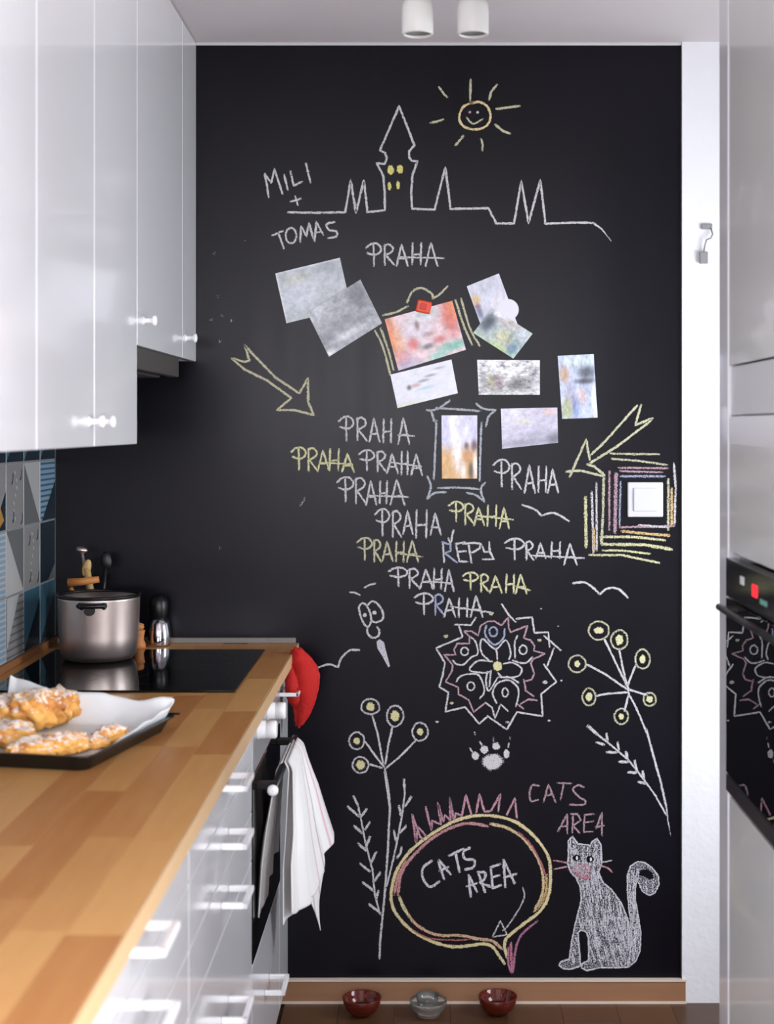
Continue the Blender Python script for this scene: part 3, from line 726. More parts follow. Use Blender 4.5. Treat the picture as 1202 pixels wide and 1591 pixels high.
# ------------------------------------------------------------------ photos and cards on the chalkboard
def g2(u, v, cu, cv, r, r2=None):
    r2 = r2 or r; return math.exp(-(((u-cu)/r)**2+((v-cv)/r2)**2)**1.6)
def mixc(a, b, t): t = max(0, min(1, t)); return tuple(x+(y-x)*t for x, y in zip(a, b))
def card(name, cs, tile, lift, base, blobs, label, cat='photo', tex=.05, border=None, extra=None, thick=.0008):
    ox, oy, s = tile
    P = [Vector((WX(ox+x/s), 0, WZ(oy+y/s))) for x, y in cs]      # TL TR BR BL
    N = 60; b = bmesh.new(); cl = b.verts.layers.float_color.new('Col'); g = []
    yf = D-lift-thick
    cen = sum(P, Vector())/4
    for i in range(N+1):
        row = []
        for j in range(N+1):
            u, v = i/N, j/N
            p = (P[0]*(1-u)+P[1]*u)*(1-v)+(P[3]*(1-u)+P[2]*u)*v
            c = lin(base(u, v) if callable(base) else base)
            for (cu, cv, r, r2, cc, k) in blobs: c = mixc(c, lin(cc), k*g2(u, v, cu, cv, r, r2))
            n = 1+tex*4*noise.noise(Vector((u*9, v*9, lift*4000)))+tex*4*noise.noise(Vector((u*22, v*20, 3+lift*999)))+tex*3*noise.noise(Vector((u*48, v*40, 9)))
            c = tuple(max(0, min(1, q*n)) for q in c)
            if border and min(u, 1-u, v, 1-v) < .035: c = lin(border)
            vt = b.verts.new((p.x, yf, p.z)); vt[cl] = (*c, 1); row.append(vt)
        g.append(row)
    for i in range(N):
        for j in range(N): b.faces.new((g[i][j], g[i][j+1], g[i+1][j+1], g[i+1][j]))
    per = [g[i][0] for i in range(N+1)]+[g[N][j] for j in range(1, N+1)]+[g[i][N] for i in range(N-1, -1, -1)]+[g[0][j] for j in range(N-1, 0, -1)]
    bk = []
    for v in per: q = b.verts.new((v.co.x, yf+thick, v.co.z)); q[cl] = (.8, .8, .8, 1); bk.append(q)
    for k in range(len(per)): m_ = (k+1) % len(per); b.faces.new((per[k], per[m_], bk[m_], bk[k]))
    b.faces.new(bk)
    if extra:
        for cx, cy, rx, ry in extra:
            cen2 = b.verts.new((WX(ox+cx/s), yf-.0001, WZ(oy+cy/s))); cen2[cl] = (*lin((222, 220, 230)), 1)
            rr = []
            for k in range(24):
                a = 2*PI*k/24; q = b.verts.new((WX(ox+(cx+rx*math.cos(a))/s), yf-.0001, WZ(oy+(cy+ry*math.sin(a))/s))); q[cl] = (*lin((222, 220, 230)), 1); rr.append(q)
            for k in range(24): b.faces.new((cen2, rr[k], rr[(k+1) % 24]))
    bmesh.ops.recalc_face_normals(b, faces=b.faces[:])
    o = obj(name, b, PRINT, None, org=(cen.x, D-lift, cen.z)); return tag(o, label, cat)
T1 = (420, 390, 4.007); T2 = (580, 410, 4.007); TH = (640, 600, 4.007)
W_ = (240, 240, 246)
card('photo_print', [(30, 140), (432, 42), (502, 352), (100, 450)], T1, .0006, (178, 186, 192),
     [(.3, .5, .3, .3, (205, 210, 220), .8), (.7, .5, .3, .3, (196, 202, 206), .7), (.8, .12, .15, .1, (150, 158, 164), .6), (.3, .2, .2, .1, (200, 204, 170), .4), (.5, .95, .2, .08, (200, 206, 150), .5), (0, .5, .03, 1, (220, 226, 228), .8), (.5, 0, 1, .03, (214, 220, 224), .7)],
     'pale grey landscape photo, upper left of the pinned prints', tex=.05)
card('photo_print', [(230, 386), (560, 178), (695, 450), (365, 658)], T1, .0022, (158, 162, 168),
     [(.85, .25, .16, .3, (92, 96, 102), .8), (.45, .55, .3, .12, (120, 124, 132), .7), (.1, .75, .15, .25, (110, 114, 120), .7), (.5, .8, .35, .08, (214, 216, 222), .8), (.05, .95, .1, .08, (226, 228, 232), .9), (.12, .1, .25, .2, (196, 202, 206), .8), (.75, .72, .25, .1, (80, 84, 92), .4)],
     'dark grey tilted photo overlapping the pale landscape print', tex=.08)
card('drawing_card', [(105, 690), (485, 595), (525, 805), (150, 898)], T2, .0006, (222, 224, 236),
     [(.25, .5, .04, .08, (40, 30, 30), .9), (.36, .48, .08, .06, (190, 120, 110), .7), (.5, .4, .10, .05, (70, 60, 66), .6), (.62, .3, .10, .04, (110, 90, 100), .7), (.78, .15, .1, .04, (150, 130, 130), .6), (.5, .62, .14, .05, (150, 196, 200), .7), (.1, .95, .3, .08, (210, 214, 180), .6)],
     'white card with a slanting small figure, tucked under the colourful picture card', 'card', tex=.02)
card('picture_card', [(70, 345), (490, 230), (575, 535), (155, 665)], T2, .0022, (222, 196, 200),
     [(.02, .3, .09, .6, (228, 120, 50), .9), (.12, .5, .08, .4, (226, 160, 100), .7), (.9, .25, .13, .45, (206, 84, 60), .9), (.98, .05, .1, .3, (230, 130, 70), .8), (.4, .35, .2, .3, (214, 206, 216), .9), (.6, .1, .2, .15, (190, 214, 214), .7), (.3, .6, .09, .13, (206, 84, 80), .9), (.12, .8, .12, .15, (200, 130, 150), .7), (.42, .28, .035, .10, (120, 70, 60), .8), (.5, .72, .09, .06, (90, 96, 100), .9), (.68, .65, .1, .08, (206, 90, 84), .8), (.85, .85, .25, .10, (96, 180, 160), .9), (.6, .95, .15, .08, (120, 196, 180), .8), (.15, .97, .2, .12, (170, 160, 190), .8), (.55, .5, .12, .05, (160, 110, 110), .6)],
     'colourful red and orange picture card held by the orange magnet', 'card', tex=.06)
card('photo_print', [(580, 140), (780, 60), (905, 400), (700, 470)], T2, .0006, (206, 208, 222),
     [(.12, .28, .12, .10, (212, 176, 104), .95), (.1, .5, .09, .16, (74, 84, 120), .85), (.5, .12, .4, .15, (190, 194, 206), .7), (.8, .6, .35, .3, (222, 220, 230), .98), (.3, .75, .15, .06, (180, 172, 140), .8), (.1, .4, .1, .03, (150, 70, 60), .7)],
     'bright photo with a yellow patch, upper right of the pinned prints', tex=.04, extra=[(838, 285, 66, 66)])
card('photo_print', [(740, 275), (990, 435), (870, 590), (620, 430)], T2, .0022, (168, 182, 184),
     [(.12, .45, .14, .35, (26, 54, 72), .95), (.05, .95, 1, .10, (170, 196, 160), .6), (.55, .6, .18, .3, (196, 196, 160), .9), (.45, .1, .3, .2, (190, 180, 176), .9), (.2, .05, .2, .1, (226, 224, 240), .9), (.85, .15, .2, .2, (200, 208, 214), .8), (.85, .75, .1, .25, (70, 120, 140), .8), (.6, .95, .2, .1, (180, 200, 130), .8), (.68, .5, .05, .2, (90, 100, 80), .6)],
     'blue and green toned photo overlapping the bright upper right print', tex=.08)
card('photo_print', [(645, 597), (1035, 600), (1035, 815), (655, 815)], T2, .0006, (216, 216, 218),
     [(.5, .75, .5, .25, (120, 120, 120), .6), (.3, .6, .10, .25, (120, 70, 84), .6), (.2, .6, .06, .25, (150, 156, 90), .6), (.65, .7, .15, .18, (70, 70, 74), .6), (.08, .55, .06, .3, (70, 70, 70), .6), (.9, .5, .12, .3, (130, 130, 134), .6), (.5, .98, .5, .05, (196, 200, 190), .7)],
     'wide photo of a crowd with white sky, above the portrait in its chalk frame', tex=.16)
card('photo_print', [(0, 12), (224, 0), (248, 396), (28, 404)], (866, 550, 4.007), .0006, (186, 196, 220),
     [(.7, .1, .5, .1, (206, 220, 226), .8), (.15, .3, .14, .14, (186, 140, 80), .8), (.75, .28, .25, .11, (70, 76, 84), .95), (.7, .42, .3, .05, (30, 30, 32), .9), (.3, .7, .18, .2, (150, 130, 150), .6), (.6, .65, .12, .12, (220, 196, 190), .9), (.15, .85, .15, .2, (170, 180, 110), .8), (.95, .75, .1, .25, (232, 234, 250), .9), (.4, .85, .1, .2, (110, 130, 180), .7)],
     'upright photo of a person in a dark cap, rightmost of the pinned prints', tex=.08)
card('photo_print', [(552, 140), (903, 133), (908, 352), (560, 390)], TH, .0006, (196, 192, 210),
     [(.2, .2, .3, .3, (216, 214, 228), .8), (.85, .12, .12, .1, (226, 190, 170), .6), (.4, .35, .15, .1, (206, 204, 180), .6), (.5, .9, .5, .12, (130, 130, 146), .7), (.95, .85, .15, .2, (96, 98, 112), .9), (.6, .7, .3, .08, (160, 160, 176), .6)],
     'cloudy grey sea photo just below the wide crowd photo', tex=.05)
def port(u, v): return mixc((206, 204, 232), (216, 170, 110), max(0, min(1, (v-.42)*5)))
card('photo_print', [(183, 182), (405, 182), (405, 575), (186, 575)], TH, .0006, port,
     [(.35, .15, .12, .5, (246, 246, 252), .9), (.45, .6, .12, .3, (246, 240, 236), .9), (.7, .3, .12, .2, (236, 236, 246), .7), (.7, .48, .07, .07, (90, 56, 30), .9), (.92, .48, .1, .1, (90, 40, 50), .9), (.72, .65, .09, .12, (206, 140, 80), .8), (.6, .88, .08, .15, (244, 238, 234), .8), (.82, .88, .08, .16, (60, 54, 52), .9), (.95, .8, .06, .2, (236, 236, 240), .9)],
     'narrow upright beach-toned portrait photo inside the drawn chalk frame', tex=.05)
# magnet
mg = thing('magnet', (WX(658), D-.003, WZ(477)), 'small orange red square magnet on the colourful picture card', 'magnet')
b = bmesh.new(); addbox(b, -.019, .019, -.009, 0, -.016, .016, bev=.004, seg=3)
for v in b.verts: v.co = Matrix.Rotation(.2, 3, 'Y') @ v.co + Vector((WX(658), D-.0031, WZ(477)))
obj('magnet_body', b, MAGNET, mg)
b = bmesh.new(); addbox(b, -.008, .008, -.0105, -.0088, -.008, .008, bev=.001)
for v in b.verts: v.co = Matrix.Rotation(.2, 3, 'Y') @ v.co + Vector((WX(658), D-.0031, WZ(477)))
tag(obj('magnet_inset', b, mat('deep_orange', (206, 50, 18), .4), mg), 'darker inset of the magnet')

# ------------------------------------------------------------------ chalk drawings: parts of the chalkboard wall
CW = (204, 202, 205); CY = (212, 210, 166); CP = (180, 150, 160); CB = (160, 166, 192); CT = (206, 176, 128); CK = (17, 17, 19); CC = (176, 182, 188); CYW = (196, 194, 164)
HID = {'n': 0}
class Chalk:
    def __init__(s, name, label):
        s.b = bmesh.new(); s.cl = s.b.verts.layers.float_color.new('Col'); s.name = name; s.label = label; s.y = D-.00012
        s.rg = random.Random(len(label)*7+len(name))
    def nexty(s): s.y -= .0000035; return s.y
    def vert(s, px, py, y, c, d): v = s.b.verts.new((WX(px), y, WZ(py))); v[s.cl] = (*lin(c), d); return v
    def line(s, tile, pts, c=CW, w=4.6, d=1.0, smooth=False, taper=False):
        ox, oy, k = tile
        P = pts if not isinstance(pts, str) else [tuple(float(q) for q in p.split(',')) for p in pts.split()]
        P = [Vector((ox+x/k, oy+y/k)) for x, y in P]
        if smooth and len(P) > 2:
            closed = (P[0]-P[-1]).length < 2
            E = ([P[-2]] if closed else [P[0]*2-P[1]])+P+([P[1]] if closed else [P[-1]*2-P[-2]]); Q = []
            for i in range(1, len(E)-2):
                for t in range(6):
                    t /= 6; a, b_, c_, d_ = E[i-1:i+3]
                    Q.append(.5*((2*b_)+(c_-a)*t+(2*a-5*b_+4*c_-d_)*t*t+(3*b_-a-3*c_+d_)*t*t*t))
            Q.append(P[-1]); P = Q
        R = [P[0]]
        for a, b_ in zip(P, P[1:]):
            n = max(1, int((b_-a).length/3.0))
            for t in range(1, n+1): R.append(a+(b_-a)*t/n)
        if len(R) < 2: return
        R[0] = R[0]+(R[0]-R[1]).normalized()*w*.3; R[-1] = R[-1]+(R[-1]-R[-2]).normalized()*w*.3
        y = s.nexty(); prev = None; n = len(R); L = n
        for i, p in enumerate(R):
            t = (R[min(i+1, n-1)]-R[max(i-1, 0)]); t = t.normalized() if t.length > 1e-6 else Vector((1, 0)); nr = Vector((-t.y, t.x))
            ww = w*(.5+.09*s.rg.uniform(-1, 1)); dd = d*(1+.18*s.rg.uniform(-1, 1))
            if taper: ww *= 1-.75*i/n
            if i in (0, n-1): dd *= .5; ww *= .8
            jp = p+nr*.25*s.rg.uniform(-1, 1)
            vs = [s.vert(*(jp+nr*ww*q), y, c, dd*e) for q, e in ((-1.05, -.25), (-.5, 1.0), (.5, 1.0), (1.05, -.25))]
            if prev:
                for q in range(3): s.b.faces.new((prev[q], prev[q+1], vs[q+1], vs[q]))
            prev = vs
    def fill(s, tile, loops, c=CW, d=.6):
        ox, oy, k = tile; y = s.nexty()
        L = []
        for pts in loops:
            L.append([Vector((ox+float(p.split(',')[0])/k, oy+float(p.split(',')[1])/k, 0)) for p in pts.split()])
        flat = [p for l in L for p in l]; vs = [s.vert(p.x, p.y, y, c, d) for p in flat]
        for t in tessellate_polygon(L):
            try: s.b.faces.new([vs[i] for i in t])
            except ValueError: pass
        return L
    def blob(s, tile, cx, cy, rx, ry=None, c=CW, d=1.1, rot=0):
        ry = ry or rx; ox, oy, k = tile; y = s.nexty(); ce_ = s.vert(ox+cx/k, oy+cy/k, y, c, d); r1 = []; r2 = []
        for i in range(16):
            a = 2*PI*i/16; j = 1+.12*s.rg.uniform(-1, 1); x_, y_ = rx*math.cos(a)*j, ry*math.sin(a)*j
            X_, Y_ = x_*math.cos(rot)-y_*math.sin(rot), x_*math.sin(rot)+y_*math.cos(rot)
            r1.append(s.vert(ox+(cx+X_*.75)/k, oy+(cy+Y_*.75)/k, y, c, d)); r2.append(s.vert(ox+(cx+X_*1.1)/k, oy+(cy+Y_*1.1)/k, y, c, -.3))
        for i in range(16):
            j = (i+1) % 16; s.b.faces.new((ce_, r1[i], r1[j])); s.b.faces.new((r1[i], r2[i], r2[j], r1[j]))
    def ring(s, tile, cx, cy, rx, ry=None, c=CW, w=4.2, d=1.0):
        ry = ry or rx; pts = [(cx+rx*math.cos(2*PI*i/14)*(1+.04*s.rg.uniform(-1, 1)), cy+ry*math.sin(2*PI*i/14)*(1+.04*s.rg.uniform(-1, 1))) for i in range(15)]
        pts[-1] = pts[0]; s.line(tile, pts, c, w, d, True)
    def done(s):
        bmesh.ops.recalc_face_normals(s.b, faces=s.b.faces[:])
        o = obj(s.name, s.b, CHALK, wall, org=(0, D, 0)); o['label'] = s.label; return o
GL = {'P': ["0,.2 .3,.03 .72,0 1,.2 .9,.4 .55,.5 .08,.42", "|.5,.02 .53,1"], 'R': ["|.1,.02 .1,1", ".02,.1 .45,0 .85,.14 .8,.34 .2,.52", "|.2,.52 1,1"],
      'A': ["|0,1 .45,0 1,1", "|.16,.66 .86,.64"], 'H': ["|.06,0 0,1", "|1,0 .94,1", "|0,.56 1,.52"]}
def glyph(ch, tile, letter, box_, c, w=3.9):
    x0, y0, x1, y1 = box_
    for sp in GL[letter]:
        st = sp.startswith('|'); pts = [tuple(float(q) for q in p.split(',')) for p in sp.lstrip('|').split()]
        ch.line(tile, [(x0+(x1-x0)*u, y0+(y1-y0)*v) for u, v in pts], c, w, 1.0, not st)
def word(tile, c, boxes, label, extra=(), rb=None):
    ch = Chalk('chalk_word', label)
    for l, bx in zip('PRAHA', boxes): glyph(ch, tile, l, bx, rb if (rb and l == 'R') else c)
    for e in extra: ch.line(tile, e, c, 3.4, .9)
    ch.done()
A = (400, 230, 4.007); B = (560, 110, 4.007); C_ = (680, 240, 4.007); Dd = (340, 500, 4.007); E = (440, 630, 4.007); Ff = (540, 770, 4.007); G = (760, 760, 4.007)
Hh = TH; M_ = (860, 600, 5.68); N_ = (480, 880, 6.01); Pm = (670, 930, 5.724); Q_ = (860, 940, 6.01); R_t = (860, 1100, 6.01); S_ = (520, 1060, 6.01); U_ = (520, 1200, 4.975); J_ = (590, 1200, 4.007); K_ = (840, 1280, 5.464); L_ = (690, 1130, 4.452)
word(A, CW, [(675, 595, 768, 735), (785, 600, 850, 728), (865, 600, 935, 735), (962, 590, 1018, 725), (1045, 590, 1120, 735)], 'white chalk word PRAHA directly under the skyline', ["880,680 1160,685"])
word(E, CW, [(345, 70, 435, 220), (455, 75, 520, 220), (535, 80, 600, 228), (622, 85, 672, 230), (715, 75, 785, 240)], 'white chalk word PRAHA, topmost of the list left of the portrait', ["715,185 815,190"])
word(E, CY, [(50, 262, 140, 400), (150, 265, 215, 410), (215, 280, 285, 405), (288, 270, 345, 405), (365, 300, 440, 415)], 'yellow chalk word PRAHA at the left end of the second row', ["225,355 430,365"])
word(E, CW, [(470, 280, 565, 405), (580, 285, 640, 412), (645, 300, 715, 425), (735, 285, 775, 430), (795, 305, 865, 435)], 'white chalk word PRAHA right of the yellow one in the second row', ["660,352 860,380"])
word(E, CW, [(335, 448, 435, 600), (445, 450, 515, 610), (515, 470, 580, 620), (600, 470, 645, 610), (665, 460, 755, 620)], 'white chalk word PRAHA alone in the third row', ["530,560 780,570"])
word(Ff, CW, [(170, 85, 258, 250), (275, 95, 335, 258), (345, 95, 405, 240), (425, 90, 492, 262), (515, 110, 580, 245)], 'white chalk word PRAHA above the yellow one left of REPY')
word(Ff, CY, [(628, 40, 718, 160), (725, 50, 790, 180), (785, 75, 850, 185), (870, 60, 925, 190), (945, 75, 1005, 205)], 'yellow chalk word PRAHA just below the portrait frame', ["800,125 1030,150"])
word(Ff, CYW, [(58, 265, 150, 400), (160, 275, 208, 412), (215, 285, 280, 408), (300, 285, 350, 412), (368, 280, 440, 412)], 'yellow chalk word PRAHA left of REPY', ["300,358 465,380"])
word(G, CW, [(95, 310, 215, 440), (225, 325, 275, 440), (290, 335, 350, 430), (385, 330, 440, 430), (465, 340, 545, 470)], 'white chalk word PRAHA right of REPY', ["250,412 590,430"])
word(Ff, CW, [(255, 450, 370, 565), (378, 455, 445, 575), (450, 460, 530, 580), (535, 455, 585, 580), (605, 460, 660, 595)], 'white chalk word PRAHA below REPY on the left', ["490,535 650,545"])
word(Ff, CY, [(715, 480, 810, 585), (825, 490, 880, 600), (885, 500, 960, 605), (985, 490, 1035, 605), (1045, 490, 1115, 610)], 'yellow chalk word PRAHA below REPY on the right', ["1045,565 1135,590"])
word(Ff, CW, [(415, 610, 530, 740), (540, 615, 600, 745), (600, 640, 670, 755), (690, 640, 745, 755), (765, 625, 840, 755)], 'white chalk word PRAHA lowest of all, just above the mandala', ["640,690 905,730"], rb=CB)
word(Hh, CW, [(505, 460, 605, 625), (615, 480, 680, 640), (700, 490, 765, 665), (785, 500, 835, 660), (845, 515, 910, 665)], 'white chalk word PRAHA right of the portrait, left of the arrow head')
ch = Chalk('chalk_word', 'white and blue chalk word REPY with a hook above the R')
for t in ["625,265 640,300 658,215", "592,290 600,415"]: ch.line(Ff, t, CW, 4)
ch.line(Ff, "585,290 640,305 640,345 605,360 680,415", CB, 4.2)
for t in ["672,300 695,410 745,412", "670,300 730,290", "680,350 735,345", "752,300 770,418", "715,300 790,295 828,300 820,330 765,360", "835,310 850,350 878,350", "880,290 885,350 910,395 840,398"]: ch.line(Ff, t, CW, 4)
ch.done()
ch = Chalk('chalk_name', 'white chalk letters MILI above a plus sign and TOMAS, left of the skyline')
for t in ["45,160 70,305", "45,158 85,218 105,130 155,285", "165,165 187,260", "205,145 225,235 278,208", "300,95 330,215", "235,300 250,355", "205,335 270,315",
          "90,545 160,515", "130,530 165,630", "265,585 270,485 305,550 320,465 345,560", "355,580 365,460 410,540", "350,530 395,520"]: ch.line(A, t, CW, 4)
ch.ring(A, 208, 545, 33, 48, w=3.8); ch.line(A, "480,460 430,475 445,510 490,520 490,550 440,562", CW, 4, smooth=True); ch.done()
ch = Chalk('chalk_sun', 'yellow chalk smiling sun with eight rays near the top')
ch.line(B, "700,197 640,225 614,290 640,345 710,365 780,345 808,290 790,225 740,195 680,205", (222, 204, 156), 4.6, smooth=True)
for t in ["685,55 682,185", "850,85 812,130 800,180", "845,238 990,218", "838,335 885,375 930,390", "750,425 760,460 758,495", "640,405 590,465", "435,325 470,318 515,302", "488,100 515,140 540,165"]: ch.line(B, t, CYW, 4.6)
ch.blob(B, 680, 258, 9, c=CP); ch.blob(B, 728, 258, 9); ch.line(B, "660,290 700,330 760,300", CYW, 3.4, smooth=True); ch.done()
ch = Chalk('chalk_skyline', 'white chalk city skyline with a tall spire tower and yellow windows')
ch.line(A, "190,400 350,403 545,400 580,200 612,405 662,200 683,395", CW, 4.4)
ch.line(B, "40,880 150,868 150,750 140,650 100,575 150,580 163,545 152,510 120,495 240,220 335,465 302,500 303,540 320,560 355,562 322,650 315,760 320,858 460,865 528,600 560,860 795,855 845,950 955,950 1000,685 1045,950 1118,680 1150,950", CW, 4.4)
ch.line(C_, "665,432 800,425 965,425", CW, 4.4); ch.line(C_, "965,425 1020,465 1080,540", CW, 4, taper=True)
for q in [(187, 620, 22, 33), (245, 612, 20, 30), (180, 718, 12, 28), (233, 712, 12, 30)]: ch.blob(B, *q, c=(214, 210, 130))
ch.done()
ch = Chalk('chalk_arrow', 'pale yellow chalk arrow on the left pointing down right')
ch.line(Dd, "160,145 190,240 160,250 75,225 165,300 300,365 450,475 360,550 470,550 590,580 555,500 555,350 500,445 350,345 210,200 160,145", CYW, 4.6); ch.done()
ch = Chalk('chalk_arrow', 'pale yellow chalk arrow on the right pointing down left')
for t in ["325,610 460,480 735,170", "770,165 720,345 875,280 830,325 560,530 320,680", "318,650 285,470 140,800", "110,755 240,745 440,795", "290,690 360,710 450,790"]: ch.line(M_, t, CYW, 4.6)
ch.done()
ch = Chalk('chalk_frame', 'scribbled chalk square of many lines around the light switch')
for t, c, ww in [("280,980 285,1420", CY, 6), ("335,930 350,1470", CW, 4.5), ("375,850 380,1450", CW, 4), ("440,810 435,1100 420,1400", CYW, 5), ("490,750 490,1270", CP, 4), ("550,770 540,1290", (180, 150, 160), 7), ("590,840 580,1230", CB, 3.5),
                 ("500,595 700,600 930,600", CYW, 4), ("510,640 750,660 1000,695", CYW, 4), ("570,720 1010,725", CP, 4), ("580,750 960,760", CP, 3.5), ("590,795 980,795", CB, 4.5),
                 ("1060,680 1075,900 1065,1220", CW, 4.5), ("1010,820 1010,1270", CYW, 4.5), ("1040,900 1040,1230", CT, 5), ("580,1245 1060,1235", CP, 4.5), ("600,1280 1020,1320", CT, 5.5), ("750,1225 1000,1245", CW, 4),
                 ("430,1330 700,1330 980,1360", CY, 5), ("430,1395 800,1400 1040,1440", CY, 6), ("430,1450 600,1450 850,1480", CY, 4), ("310,1490 600,1490 930,1560", CY, 4.5), ("350,1250 360,1450", CT, 5), ("410,1330 430,1400", CYW, 4)]:
    ch.line(M_, t, c, ww, .8)
ch.done()
ch = Chalk('chalk_frame', 'white chalk ornamental frame drawn round the narrow portrait photo')
for t in ["90,148 125,150 170,135 235,90", "90,148 120,160 138,220", "150,135 290,145 425,155", "400,110 445,140 520,148", "520,148 475,190 460,250", "152,215 143,400 135,580", "432,225 425,400 420,590", "160,635 290,632 415,640", "95,560 115,610 112,650 95,700", "95,700 140,665 210,660", "340,665 400,680 450,720", "455,600 430,630 432,670 450,720"]: ch.line(Hh, t, CC, 4.2, smooth=True)
ch.done()
ch = Chalk('chalk_frame', 'white chalk hook and double lines drawn round the colourful picture card')
for t in ["10,415 60,520 105,690", "45,400 90,530 125,660", "60,320 140,300 215,262", "210,240 240,175 300,150 360,185 370,215", "370,215 410,190 460,140", "510,225 560,380 615,505", "545,215 600,400 660,510"]: ch.line(T2, t, CYW, 4.4, smooth=True)
ch.done()
ch = Chalk('chalk_bird', 'white chalk bird right of the yellow word below the portrait'); ch.line(G, "205,98 280,125 325,165", CW, 4, smooth=True); ch.line(G, "325,165 390,148 440,165 495,200", CW, 4, smooth=True); ch.done()
ch = Chalk('chalk_bird', 'white chalk bird above the round-headed flower on the right'); ch.line(G, "520,585 590,580 640,610 688,655", CW, 4.2, smooth=True); ch.line(G, "688,655 730,620 800,620 862,675", CW, 4.2, smooth=True); ch.done()
ch = Chalk('chalk_bird', 'white chalk bird beside the red oven mitt'); ch.line(N_, "85,945 180,915 272,940", CW, 4, smooth=True); ch.line(N_, "272,940 300,860 380,785 470,780", CW, 4.4, smooth=True); ch.done()
ch = Chalk('chalk_face', 'white chalk snowman face with two round eyes and a long carrot nose')
ch.line(N_, "380,240 430,245 475,270", CW, 3.4, smooth=True); ch.line(N_, "515,200 560,175 620,160", CW, 3.4, smooth=True)
ch.line(N_, "545,370 500,345 465,380 480,460 515,540 555,562 580,500 565,420 535,365", CW, 4, smooth=True)
ch.line(N_, "540,370 590,325 650,360 690,440 680,500 620,522 580,505", CW, 4, smooth=True)
ch.blob(N_, 520, 455, 20); ch.blob(N_, 610, 432, 22); ch.line(N_, "545,570 545,620 590,665 645,650 655,600 635,565", CW, 4, smooth=True)
ch.fill(N_, ["660,680 700,710 715,780 755,930 740,945 690,850 635,760 630,700"], (200, 198, 206), 1.0); ch.done()
ch = Chalk('chalk_mark', 'faint white chalk smudges on the left side of the board')
ch.line(E, "105,625 135,575", CW, 3.5, .35)
for x, y in [(338, 460), (345, 490), (360, 498), (333, 394), (328, 497), (342, 530), (380, 375), (342, 851)]: ch.blob((0, 0, 1), x, y, 2.4+random.random(), c=CW, d=.05)
ch.done()
# mandala
ch = Chalk('chalk_mandala', 'large pink, blue and white chalk mandala with a yellow centre')
for t in ["205,232 350,235 395,170", "240,235 275,330 270,345 40,440 120,570 100,680 70,785 150,835 125,1005 300,965 425,1115 500,1045 670,1165 760,1010 990,1045 975,850 1110,740 1000,585", "1030,600 1090,440", "1050,430 1040,300 915,305 895,165 755,180", "625,50 690,150 750,210", "1000,330 1150,460"]: ch.line(Pm, t, CW, 3.6)
for t in ["290,290 360,290 415,330 440,240 500,205 560,200 620,240 680,170 690,270 705,300 855,240 820,350 880,370 915,420 910,465", "910,465 1010,490 900,540 885,580 915,670 890,720 830,735", "290,290 340,340 335,400 230,400 200,450 215,500 110,500 190,590 180,650 125,740 240,790",
          "240,790 240,850 330,900 375,1010 480,925", "755,930 820,980", "790,940 860,895 940,905", "820,720 840,820 910,870", "110,500 170,560"]: ch.line(Pm, t, CP, 3.4)
ch.line(Pm, "480,925 540,970 565,1065 615,940 680,1000", CW, 3.2)
ch.ring(Pm, 550, 295, 35, 42, CB, 3.6); ch.line(Pm, "490,240 475,300 500,360 565,410 640,350 650,270", CB, 3.6, smooth=True)
for q in [(295, 470, 33, 35), (815, 455, 33, 40), (350, 780, 32, 36), (655, 835, 26, 38)]: ch.ring(Pm, *q, c=CW, w=3.2)
for t in ["350,340 395,390 410,490 350,525 280,590 220,580 190,550", "745,530 740,400 765,330", "720,550 830,575 900,520", "520,560 450,490 435,410 460,360 570,450 660,370 705,480 690,540", "575,440 585,540", "540,560 430,550 365,590 345,640 450,660 520,650", "640,580 720,570 800,620 770,690 640,700 590,660",
          "500,650 485,730 510,820 590,700", "220,740 260,690 350,670 430,690 470,820 430,890", "580,930 545,850 580,760 680,725 760,780 775,850 750,960", "530,640 515,780", "600,700 690,700 780,750"]: ch.line(Pm, t, CW, 3.4, smooth=True)
ch.blob(Pm, 585, 600, 44, c=(214, 208, 160), d=1.3)
for x, y, r, c in [(130, 335, 24, CYW), (180, 930, 20, CYW), (50, 1095, 16, CW), (530, 135, 22, CYW), (960, 370, 22, CYW), (1010, 745, 26, CW), (975, 90, 11, CW), (1125, 245, 10, CW), (1155, 730, 12, CW), (1045, 1085, 15, CW), (675, 1100, 20, CC), (385, 1190, 8, CW)]: ch.blob(Pm, x, y, r, r*.7, c=c, d=.8)
ch.done()
# flowers
ch = Chalk('chalk_flower', 'tall chalk flower on the right with seven round yellow-centred heads')
for cx, cy, rx, ry, bx, by in [(420, 238, 95, 86, 50, 34), (612, 325, 78, 90, 38, 52), (828, 505, 68, 90, 30, 44), (218, 550, 80, 78, 32, 32), (330, 858, 62, 80, 36, 44), (630, 1040, 64, 72, 28, 32), (895, 880, 58, 62, 34, 34)]:
    ch.ring(Q_, cx, cy, rx, ry, CYW, 3.6, .8); ch.blob(Q_, cx, cy, bx, by, c=CY)
for t in ["470,315 560,500 690,770", "610,410 650,620 690,770", "765,560 690,750", "300,550 470,640 690,790", "390,850 500,828 690,815", "660,990 700,830", "870,840 700,790", "690,740 700,830 770,960 870,1200"]: ch.line(Q_, t, CW, 4)
ch.line(R_t, "865,200 930,450 1000,700 1050,930", CW, 4.2); ch.line(R_t, "1050,930 1065,1050 1092,1190", CW, 3.6, taper=True)
ch.done()
ch = Chalk('chalk_sprig', 'leafy white chalk sprig leaning beside the right flower stem')
ch.line(R_t, "320,170 400,240", CW, 6.5); ch.line(R_t, "400,240 550,360 700,490 850,680 950,820 1050,1000", CW, 3.6)
